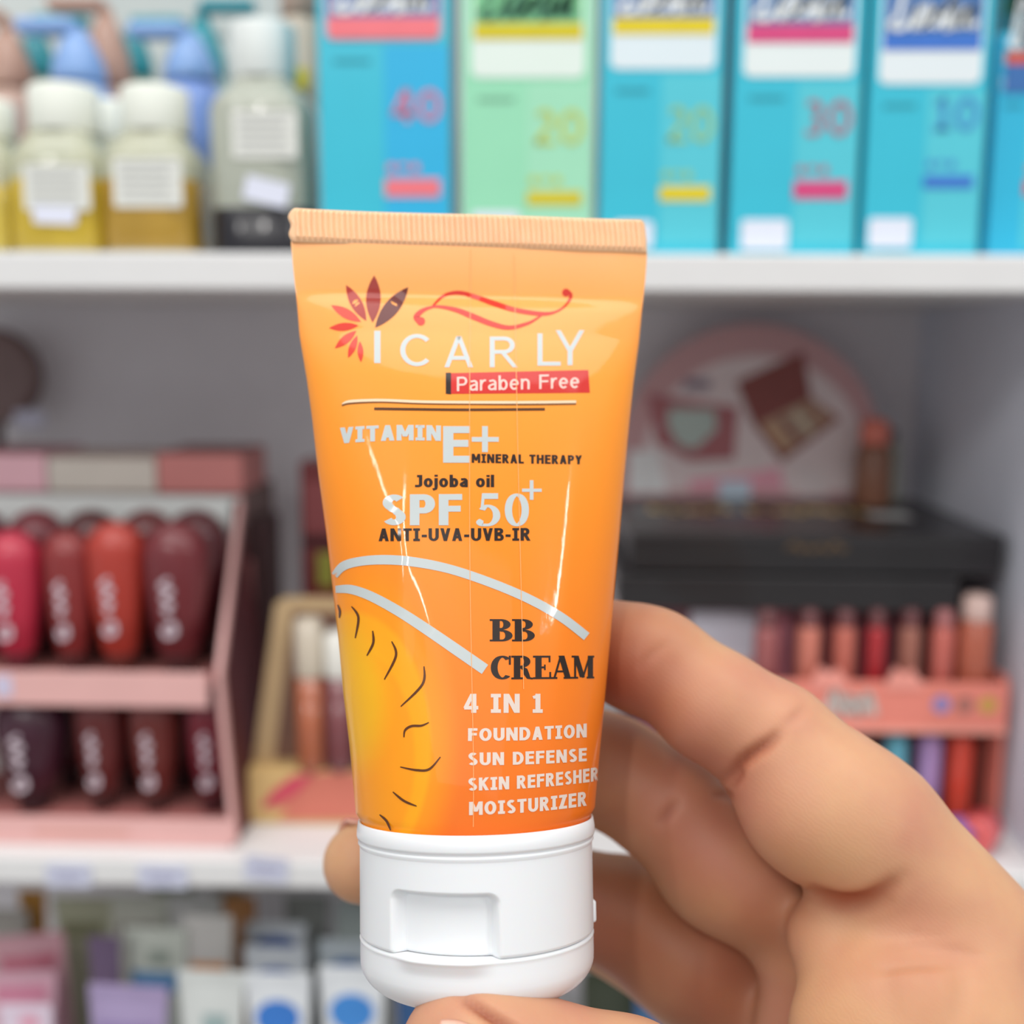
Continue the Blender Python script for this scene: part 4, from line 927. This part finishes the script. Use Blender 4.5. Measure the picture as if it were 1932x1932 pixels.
# front row
crimp_tube(48, .425, 1898, 110, (222, 206, 222), 'lilac white cream tube, lowest at the left edge', text=(.004, .006, (220, 160, 180)))
crimp_tube(222, .425, 1862, 165, (164, 148, 186), 'lavender cream tube in the front row', lean=.04, band=(.016, .012, (140, 122, 168)))
crimp_tube(383, .425, 1834, 138, (206, 210, 208), 'plain off white cream tube in the front row, right of the lavender one', lean=.03, text=(.018, .008, (150, 170, 170)))
crimp_tube(524, .425, 1838, 136, (216, 220, 224), 'white cream tube with a bright blue oval, left of the two at the front', oval=(.011, .016, BLU))
crimp_tube(664, .425, 1826, 136, (216, 220, 224), 'white cream tube with a bright blue oval, right of the two at the front', oval=(.011, .016, (66, 134, 206)))
crimp_tube(800, .425, 1800, 120, (48, 84, 130), 'dark blue cream tube below the held cap')
# second row
crimp_tube(58, .455, 1838, 150, (216, 170, 186), 'pink cream tube in the second row at the left', lean=-.05, band=(.006, .007, (206, 130, 156)))
crimp_tube(196, .45, 1768, 66, (110, 92, 120), 'narrow dark violet tube standing between pink and white tubes')
crimp_tube(278, .46, 1752, 128, (196, 202, 192), 'white cream tube with a blue patch at its lower edge', lean=.03, band=(.020, .01, (88, 136, 180)), text=(.010, .007, (150, 160, 150)))
crimp_tube(392, .462, 1728, 100, (196, 194, 190), 'grey white tube with an orange patch', band=(.022, .009, (206, 134, 60)))
crimp_tube(520, .455, 1788, 128, (206, 212, 218), 'white tube with a deep blue oval, second row', oval=(.009, .010, (44, 92, 172)))
crimp_tube(655, .455, 1775, 118, (180, 190, 196), 'pale tube with a dark blue wedge, second row left of the cap', oval=(.008, .014, (44, 98, 160)))
# third row
crimp_tube(95, .485, 1768, 160, (196, 150, 160), 'dusty pink cream tube in the third row', lean=-.12, band=(.010, .006, (186, 100, 120)))
crimp_tube(155, .51, 1694, 120, (168, 170, 146), 'olive grey tube in the rear row near the left', band=(.012, .008, (120, 122, 96)))
crimp_tube(262, .51, 1690, 120, (190, 194, 182), 'cream coloured tube in the rear row', band=(.014, .006, (128, 120, 116)))
crimp_tube(368, .51, 1690, 110, (196, 198, 196), 'off white tube in the rear row right of the cream coloured one', band=(.02, .01, (176, 176, 176)))
crimp_tube(452, .50, 1692, 66, (170, 120, 76), 'narrow brown tube in the rear row', capc=(120, 80, 50))
crimp_tube(520, .49, 1742, 124, (196, 202, 208), 'white tube with a navy oval, third row', oval=(.006, .008, (58, 88, 150)))
crimp_tube(632, .50, 1706, 130, (160, 170, 168), 'grey tube with a slanted slate blue mark, rear row', lean=.15, oval=(.018, .010, (86, 112, 150)))
crimp_tube(60, .53, 1680, 56, (180, 130, 60), 'narrow ochre tube in the far back left corner')
# behind the hand
crimp_tube(1160, .45, 1838, 180, (60, 66, 50), 'dark olive tube seen between the cap and the finger', lean=.05)
crimp_tube(1240, .43, 1872, 130, (66, 100, 150), 'blue tube with green edge seen under the ring finger', lean=.04, band=(.004, .006, (60, 110, 100)))
crimp_tube(960, .45, 1830, 120, (200, 206, 210), 'white tube hidden mostly behind the cap')
crimp_tube(1370, .46, 1850, 120, (120, 130, 140), 'grey tube behind the palm')
for px, Y, y_, w_, col, nm in ((12, .52, 1716, 90, (150, 146, 140), 'at the far left'), (330, .53, 1676, 90, (170, 176, 160), 'left of the orange patched tube'), (578, .53, 1690, 90, (150, 154, 150), 'between the two blue printed stacks'),
                          (700, .53, 1680, 90, (140, 150, 140), 'left of the held cap'), (430, .54, 1680, 70, (128, 120, 96), 'beside the narrow brown tube')):
    crimp_tube(px, Y, y_, w_, col, 'shaded grey green tube in the rear row, '+nm)

# ---------------------------------------------------------------- the hand: one continuous skin from a smooth distance field (mm, camera frame)
def J(px, py, d): return np.array([(px-966)/F*d, -(py-966)/F*d, -d], np.float32)   # d in mm
class Field:
    def __init__(s, lo, hi, h):
        s.lo = np.array(lo, np.float32); s.h = h
        s.n = np.ceil((np.array(hi)-s.lo)/h).astype(int)
        ax = [s.lo[i]+h*np.arange(s.n[i], dtype=np.float32) for i in range(3)]
        s.X, s.Y, s.Z = np.meshgrid(*ax, indexing='ij', sparse=True)
        s.V = np.full(tuple(s.n), 1e3, np.float32)
def cone(F_, a, b, ra, rb, fl=1.0, nrm=None):
    """tapered capsule; fl squashes along nrm"""
    X, Y, Z = F_
    ba = b-a; L2 = float(ba @ ba)
    px, py, pz = X-a[0], Y-a[1], Z-a[2]
    t = np.clip((px*ba[0]+py*ba[1]+pz*ba[2])/L2, 0, 1)
    qx, qy, qz = px-t*ba[0], py-t*ba[1], pz-t*ba[2]
    d2 = qx*qx+qy*qy+qz*qz
    if fl != 1.0:
        k = qx*nrm[0]+qy*nrm[1]+qz*nrm[2]; d2 = d2+k*k*(1/fl**2-1)
    return np.sqrt(d2)-(ra+t*(rb-ra))
def ell(F_, c, r, R=None):
    X, Y, Z = F_
    p = [X-c[0], Y-c[1], Z-c[2]]
    if R is not None: p = [p[0]*R[i][0]+p[1]*R[i][1]+p[2]*R[i][2] for i in range(3)]
    k0 = np.sqrt(sum((p[i]/r[i])**2 for i in range(3))); k1 = np.sqrt(sum((p[i]/r[i]**2)**2 for i in range(3)))
    return k0*(k0-1)/np.maximum(k1, 1e-4)
def smin(a, b, k):
    h = np.maximum(k-np.abs(a-b), 0)/k
    return np.minimum(a, b)-h*h*k*.25
def finger(Fd, joints, radii, pads, k=2.5):
    d = None
    for i in range(len(joints)-1):
        c = cone(Fd, joints[i], joints[i+1], radii[i], radii[i+1])
        d = c if d is None else smin(d, c, k)
    for c, r, kk in pads:
        d = smin(d, ell(Fd, c, r) if np.ndim(r) else ell(Fd, c, (r, r, r)), kk)
    return d
def surface_nets(V, lo, h):
    S = V < 0
    nx, ny, nz = V.shape
    cs = np.zeros((nx-1, ny-1, nz-1), np.uint8)
    for dx in (0, 1):
        for dy in (0, 1):
            for dz in (0, 1): cs += S[dx:nx-1+dx, dy:ny-1+dy, dz:nz-1+dz]
    act = (cs > 0) & (cs < 8)
    I = np.argwhere(act); idx = -np.ones(act.shape, np.int64); idx[act] = np.arange(len(I))
    acc = np.zeros((len(I), 3)); cnt = np.zeros(len(I))
    corners = [(a, b, c) for a in (0, 1) for b in (0, 1) for c in (0, 1)]
    for p in corners:
        for ax_ in range(3):
            if p[ax_]: continue
            q = list(p); q[ax_] = 1
            v0 = V[I[:, 0]+p[0], I[:, 1]+p[1], I[:, 2]+p[2]]; v1 = V[I[:, 0]+q[0], I[:, 1]+q[1], I[:, 2]+q[2]]
            m_ = (v0 < 0) != (v1 < 0)
            t = np.where(m_, v0/np.where(m_, v0-v1, 1), 0)
            pos = np.repeat(np.array(p, float)[None], len(I), 0); pos[:, ax_] += t
            acc += pos*m_[:, None]; cnt += m_
    P = (I+acc/cnt[:, None])*h+lo
    Q = []
    for ax_ in range(3):
        o = [i for i in range(3) if i != ax_]
        s0 = [slice(None)]*3; s1 = [slice(None)]*3
        s0[ax_] = slice(0, -1); s1[ax_] = slice(1, None)
        ch = S[tuple(s0)] != S[tuple(s1)]
        E_ = np.argwhere(ch)
        ok = (E_[:, o[0]] > 0) & (E_[:, o[1]] > 0) & (E_[:, o[0]] < V.shape[o[0]]-1) & (E_[:, o[1]] < V.shape[o[1]]-1)
        E_ = E_[ok]
        def cell(a, b):
            c = E_.copy(); c[:, o[0]] -= a; c[:, o[1]] -= b
            return idx[c[:, 0], c[:, 1], c[:, 2]]
        q = np.stack([cell(1, 1), cell(0, 1), cell(0, 0), cell(1, 0)], 1)
        ins = S[tuple(s0)][E_[:, 0], E_[:, 1], E_[:, 2]]
        flip = ins if ax_ != 1 else ~ins
        q[~flip] = q[~flip][:, ::-1]
        Q.append(q)
    return P, np.concatenate(Q)
H = .75
fld = Field((-42, -150, -262), (150, -6, -128), H)
Fd = (fld.X, fld.Y, fld.Z)
# index finger: knuckle, middle joint, end joint, tip behind the tube
iM, iH, iP, iD, iT = J(1812, 1765, 181), J(1632, 1570, 182), J(1458, 1404, 184), J(1240, 1252, 189), J(1040, 1180, 196)
d_index = finger(Fd, [iM, iH, iP, iD, iT], [12.8, 12.4, 10.0, 8.6, 7.4],
                 [(J(1555, 1530, 179), (13.5, 11.5, 10.5), 5), (J(1345, 1335, 184), (9.5, 8.8, 8.2), 3), (J(1195, 1240, 189), (9, 8.6, 8), 3)], 3)
mM, mP, mD, mT = J(1640, 1840, 197), J(1262, 1520, 201), J(1110, 1440, 205), J(880, 1450, 203)
d_mid = finger(Fd, [mM, mP, mD, mT], [12.5, 10.4, 9.6, 8], [(J(1375, 1640, 197), (12.5, 11.2, 10.5), 5), (J(1165, 1455, 203), (9.5, 9.5, 9), 3)], 3)
rM, rP, rD, rT = J(1480, 1935, 209), J(1190, 1728, 213), J(930, 1655, 212), J(684, 1628, 203)
d_ring = finger(Fd, [rM, rP, rD, rT], [12.5, 10.6, 9.0, 7.3], [(J(1300, 1810, 210), (11.5, 11, 11), 5)], 3)
pM, pP, pD = J(1420, 1960, 224), J(1180, 1780, 230), J(1000, 1715, 228)
d_pin = finger(Fd, [pM, pP, pD], [10, 7.6, 6.8], [], 3)
V = smin(d_index, d_mid, 1.0); V = smin(V, d_ring, 1.0); V = smin(V, d_pin, 1.0)
# palm, web and ball of the thumb
palm = ell(Fd, J(1880, 2130, 186), (30, 34, 19))
palm = smin(palm, cone(Fd, J(1880, 1880, 190), J(1650, 2150, 205), 16, 18), 8)
palm = smin(palm, cone(Fd, J(1975, 2010, 188), J(2250, 2400, 190), 19, 26), 10)
ball = ell(Fd, J(1730, 1960, 172), (20, 17, 14))
ball = smin(ball, cone(Fd, J(1800, 2050, 172), J(1560, 2260, 166), 14, 13), 8)
web = cone(Fd, J(1568, 1772, 181), J(1800, 1845, 177), 7.2, 10)
deep = cone(Fd, J(1508, 1845, 193), J(1478, 2180, 193), 6.2, 9)
palm = smin(palm, deep, 2.5)
palm = smin(palm, smin(ball, web, 5), 3)
V = smin(V, palm, 4)
# thumb
tC, tM, tI, tT = J(1800, 2250, 172), J(1480, 2230, 160), J(1180, 2075, 155), J(902, 1981, 154)
d_th = finger(Fd, [tC, tM, tI, tT], [15, 12.5, 10.4, 9.3], [(J(900, 1990, 153.5), (10.5, 9.0, 8.5), 4)], 3)
V = smin(V, d_th, 3)
wr = cone(Fd, J(2200, 2300, 188), J(2900, 3000, 200), 26, 25)
V = smin(V, wr, 10)
def seg_crease(V, pts, r, k):
    for a, b in zip(pts[:-1], pts[1:]):
        c = cone(Fd, a, b, r, r); V = -smin(-V, c, k)
    return V
P, Q = surface_nets(V, fld.lo, H)
# light relax
def relax(P, Q, n, lam=.5):
    E_ = np.concatenate([Q[:, [0, 1]], Q[:, [1, 2]], Q[:, [2, 3]], Q[:, [3, 0]]])
    for _ in range(n):
        acc = np.zeros_like(P); cnt = np.zeros(len(P))
        for a, b in ((0, 1), (1, 0)):
            for c in range(3): acc[:, c] += np.bincount(E_[:, a], P[E_[:, b], c], len(P))
            cnt += np.bincount(E_[:, a], minlength=len(P))
        P = P+lam*(acc/cnt[:, None]-P)
    return P
P = relax(P, Q, 3)
def vnormals(P, Q):
    n = np.cross(P[Q[:, 2]]-P[Q[:, 0]], P[Q[:, 3]]-P[Q[:, 1]]); N = np.zeros_like(P)
    for k in range(4):
        for c in range(3): N[:, c] += np.bincount(Q[:, k], n[:, c], len(P))
    return N/np.maximum(np.linalg.norm(N, axis=1), 1e-9)[:, None]
NV = vnormals(P, Q)
# skin folds: (points on the skin as seen, width mm, depth mm, redness)
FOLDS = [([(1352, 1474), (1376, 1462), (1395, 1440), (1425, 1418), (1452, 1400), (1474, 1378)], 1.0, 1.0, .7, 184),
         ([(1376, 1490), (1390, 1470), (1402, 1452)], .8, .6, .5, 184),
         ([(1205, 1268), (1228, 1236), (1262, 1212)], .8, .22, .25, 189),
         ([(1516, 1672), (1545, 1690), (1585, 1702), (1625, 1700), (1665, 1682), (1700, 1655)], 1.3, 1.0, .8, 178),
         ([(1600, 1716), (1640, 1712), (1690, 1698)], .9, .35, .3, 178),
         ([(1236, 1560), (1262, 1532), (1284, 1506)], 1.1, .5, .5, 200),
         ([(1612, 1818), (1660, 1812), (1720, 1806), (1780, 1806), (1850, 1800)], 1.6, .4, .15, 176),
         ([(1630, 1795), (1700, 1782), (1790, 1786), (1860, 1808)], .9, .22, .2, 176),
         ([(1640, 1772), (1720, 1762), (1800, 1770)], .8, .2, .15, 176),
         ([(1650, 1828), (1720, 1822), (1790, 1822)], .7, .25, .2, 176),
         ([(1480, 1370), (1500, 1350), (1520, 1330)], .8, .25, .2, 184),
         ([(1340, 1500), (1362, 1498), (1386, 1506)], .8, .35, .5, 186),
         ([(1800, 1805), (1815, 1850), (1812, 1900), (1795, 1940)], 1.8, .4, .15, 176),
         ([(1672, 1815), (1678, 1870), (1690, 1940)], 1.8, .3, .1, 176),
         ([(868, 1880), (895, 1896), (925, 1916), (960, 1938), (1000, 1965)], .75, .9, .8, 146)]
Pc = P.copy(); RED_SHADE = np.zeros(len(P))
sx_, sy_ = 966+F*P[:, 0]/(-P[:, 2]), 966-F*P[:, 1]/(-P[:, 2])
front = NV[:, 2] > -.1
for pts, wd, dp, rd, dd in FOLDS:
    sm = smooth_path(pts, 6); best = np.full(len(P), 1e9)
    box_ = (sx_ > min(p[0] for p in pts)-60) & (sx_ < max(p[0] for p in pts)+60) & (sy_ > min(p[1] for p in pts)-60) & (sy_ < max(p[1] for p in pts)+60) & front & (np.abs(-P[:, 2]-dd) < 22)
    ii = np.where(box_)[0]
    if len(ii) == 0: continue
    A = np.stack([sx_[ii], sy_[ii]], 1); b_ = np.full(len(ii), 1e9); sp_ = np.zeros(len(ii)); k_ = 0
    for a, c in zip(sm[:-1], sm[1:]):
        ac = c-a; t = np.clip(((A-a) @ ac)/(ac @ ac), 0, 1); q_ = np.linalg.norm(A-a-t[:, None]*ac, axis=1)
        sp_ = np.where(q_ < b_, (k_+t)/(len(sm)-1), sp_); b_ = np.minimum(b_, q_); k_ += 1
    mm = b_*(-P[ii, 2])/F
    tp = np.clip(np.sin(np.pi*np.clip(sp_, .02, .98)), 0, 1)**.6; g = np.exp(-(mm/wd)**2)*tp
    Pc[ii] -= NV[ii]*(g*dp*1.3)[:, None]; RED_SHADE[ii] = np.maximum(RED_SHADE[ii], rd*1.1*tp*np.exp(-(mm/(wd*1.3))**2))
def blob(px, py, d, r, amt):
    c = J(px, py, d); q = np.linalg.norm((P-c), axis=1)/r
    global RED_SHADE
    RED_SHADE = np.maximum(RED_SHADE, amt*np.exp(-q*q))
blob(1150, 1260, 184, 14, .85); blob(1330, 1420, 180, 8, .35); blob(650, 1600, 198, 9, .08); blob(1480, 1640, 172, 9, .2); blob(1720, 1880, 160, 12, .25); blob(900, 1950, 145, 8, .02)  # first spot paints the tube's orange bounce light into the index skin
blob(1140, 1530, 196, 10, .5); blob(1290, 1640, 196, 17, .5); blob(1200, 1780, 206, 18, .7); blob(1330, 1850, 206, 16, .7); blob(1430, 1740, 190, 12, .45); blob(1180, 1440, 198, 12, .4)  # shade on the middle and ring fingers, painted into the skin colour
Mi = np.array(RC)
WP = (Pc/1000.0) @ Mi.T+np.array(CAM)
hm = bpy.data.meshes.new('hand'); hm.from_pydata(WP.tolist(), [], Q.tolist()); hm.update()
HAND = bpy.data.objects.new('hand', hm); COL.objects.link(HAND)
hm.polygons.foreach_set('use_smooth', [True]*len(hm.polygons))
at_ = hm.color_attributes.new('skin_red_and_shade', 'FLOAT_COLOR', 'POINT')
cc = np.zeros((len(P), 4), np.float32); cc[:, 0] = cc[:, 1] = cc[:, 2] = RED_SHADE; cc[:, 3] = 1
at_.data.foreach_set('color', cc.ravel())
def skin_material():
    m = bpy.data.materials.new('skin'); m.use_nodes = True; nt = m.node_tree; b = nt.nodes['Principled BSDF']; L = nt.links.new; N = nt.nodes.new
    ca = N('ShaderNodeVertexColor'); ca.layer_name = 'skin_red_and_shade'
    tc = N('ShaderNodeTexCoord')
    n1 = N('ShaderNodeTexNoise'); n1.inputs['Scale'].default_value = 38; n1.inputs['Detail'].default_value = 4; L(tc.outputs['Object'], n1.inputs['Vector'])
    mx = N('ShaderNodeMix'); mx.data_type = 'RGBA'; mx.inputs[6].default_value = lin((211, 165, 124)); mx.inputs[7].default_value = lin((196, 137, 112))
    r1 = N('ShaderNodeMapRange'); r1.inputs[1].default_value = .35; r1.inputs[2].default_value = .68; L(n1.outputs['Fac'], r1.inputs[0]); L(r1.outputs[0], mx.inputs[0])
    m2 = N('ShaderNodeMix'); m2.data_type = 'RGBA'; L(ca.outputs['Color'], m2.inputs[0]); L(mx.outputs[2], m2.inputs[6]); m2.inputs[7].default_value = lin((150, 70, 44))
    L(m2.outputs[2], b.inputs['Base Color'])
    b.inputs['Roughness'].default_value = .5; b.inputs['Specular IOR Level'].default_value = .35
    b.inputs['Subsurface Weight'].default_value = .35; b.inputs['Subsurface Radius'].default_value = (.0036, .0012, .0006); b.inputs['Subsurface Scale'].default_value = 1
    w_ = N('ShaderNodeTexWave'); w_.inputs['Scale'].default_value = 420; w_.inputs['Distortion'].default_value = 9; w_.inputs['Detail'].default_value = 2; w_.inputs['Detail Scale'].default_value = 1.2
    mp = N('ShaderNodeMapping'); mp.inputs['Rotation'].default_value = (0, .9, 0); L(tc.outputs['Object'], mp.inputs[0]); L(mp.outputs[0], w_.inputs['Vector'])
    n2 = N('ShaderNodeTexVoronoi'); n2.inputs['Scale'].default_value = 900; L(tc.outputs['Object'], n2.inputs['Vector'])
    ad = N('ShaderNodeMath'); ad.operation = 'ADD'; L(w_.outputs['Fac'], ad.inputs[0]); L(n2.outputs['Distance'], ad.inputs[1])
    bp = N('ShaderNodeBump'); bp.inputs['Strength'].default_value = .06; bp.inputs['Distance'].default_value = .00015; L(ad.outputs[0], bp.inputs['Height']); L(bp.outputs[0], b.inputs['Normal'])
    return m
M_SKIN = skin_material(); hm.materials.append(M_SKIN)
tag(HAND, 'bare hand with fingers curled behind the orange tube and thumb under its cap', 'hand')
# fingernails, seated on the skin
def nail(c, ax, up, L_, W_, curve, label=None):
    ax = ax/np.linalg.norm(ax); up = up-ax*(up @ ax); up = up/np.linalg.norm(up); sd = np.cross(ax, up)
    V_, Q_ = [], []; nu, nv = 14, 14
    for lay in (0, 1):
        for j in range(nv+1):
            for i in range(nu+1):
                u = -1+2*i/nu; v = j/nv
                wv = W_*(1-.25*max(0, v-.75)**2*16*.5)*(1-.35*(1-min(1, v*4))**2)
                a = u*wv/curve
                p = c+ax*(v-.5)*L_+sd*math.sin(a)*curve+up*((math.cos(a)-1)*curve-.25*(v-.5)**2*2-.35*lay*(1 if 0 < i < nu else 1)+(.3 if not lay else 0)*(1-u*u*.8))
                V_.append(p)
    n1 = nu+1
    for lay in (0, 1):
        o = lay*(nv+1)*n1
        for j in range(nv):
            for i in range(nu): Q_.append((o+j*n1+i, o+j*n1+i+1, o+(j+1)*n1+i+1, o+(j+1)*n1+i))
    o = (nv+1)*n1
    for i in range(nu): Q_ += [(i, i+1, o+i+1, o+i), (nv*n1+i, nv*n1+i+1, o+nv*n1+i+1, o+nv*n1+i)]
    for j in range(nv): Q_ += [(j*n1, (j+1)*n1, o+(j+1)*n1, o+j*n1), (j*n1+nu, (j+1)*n1+nu, o+(j+1)*n1+nu, o+j*n1+nu)]
    W3 = (np.array(V_)/1000) @ Mi.T+np.array(CAM)
    ob = mesh_obj('fingernail', W3.tolist(), Q_, mat((226, 168, 148), .25, coat=.4, sss=.3, var=.03), HAND)
    bm = bmesh.new(); bm.from_mesh(ob.data); bmesh.ops.recalc_face_normals(bm, faces=bm.faces); bm.to_mesh(ob.data); bm.free()
    return ob
ta = (tT-tI)/np.linalg.norm(tT-tI)
nail(tT+np.array([-.12, .05, 1.0])*9.0-ta*.5+np.array([0, 1.0, 0]), ta, np.array([-.12, -.02, 1.0]), 12, 5.6, 8.5)
ra = (rT-rD)/np.linalg.norm(rT-rD); ru = np.array([-.3, .85, -.45]); ru = ru-ra*(ru @ ra); ru /= np.linalg.norm(ru)
nail(rT+ru*7.35-ra*.8, ra, ru, 10, 4.6, 7.0)
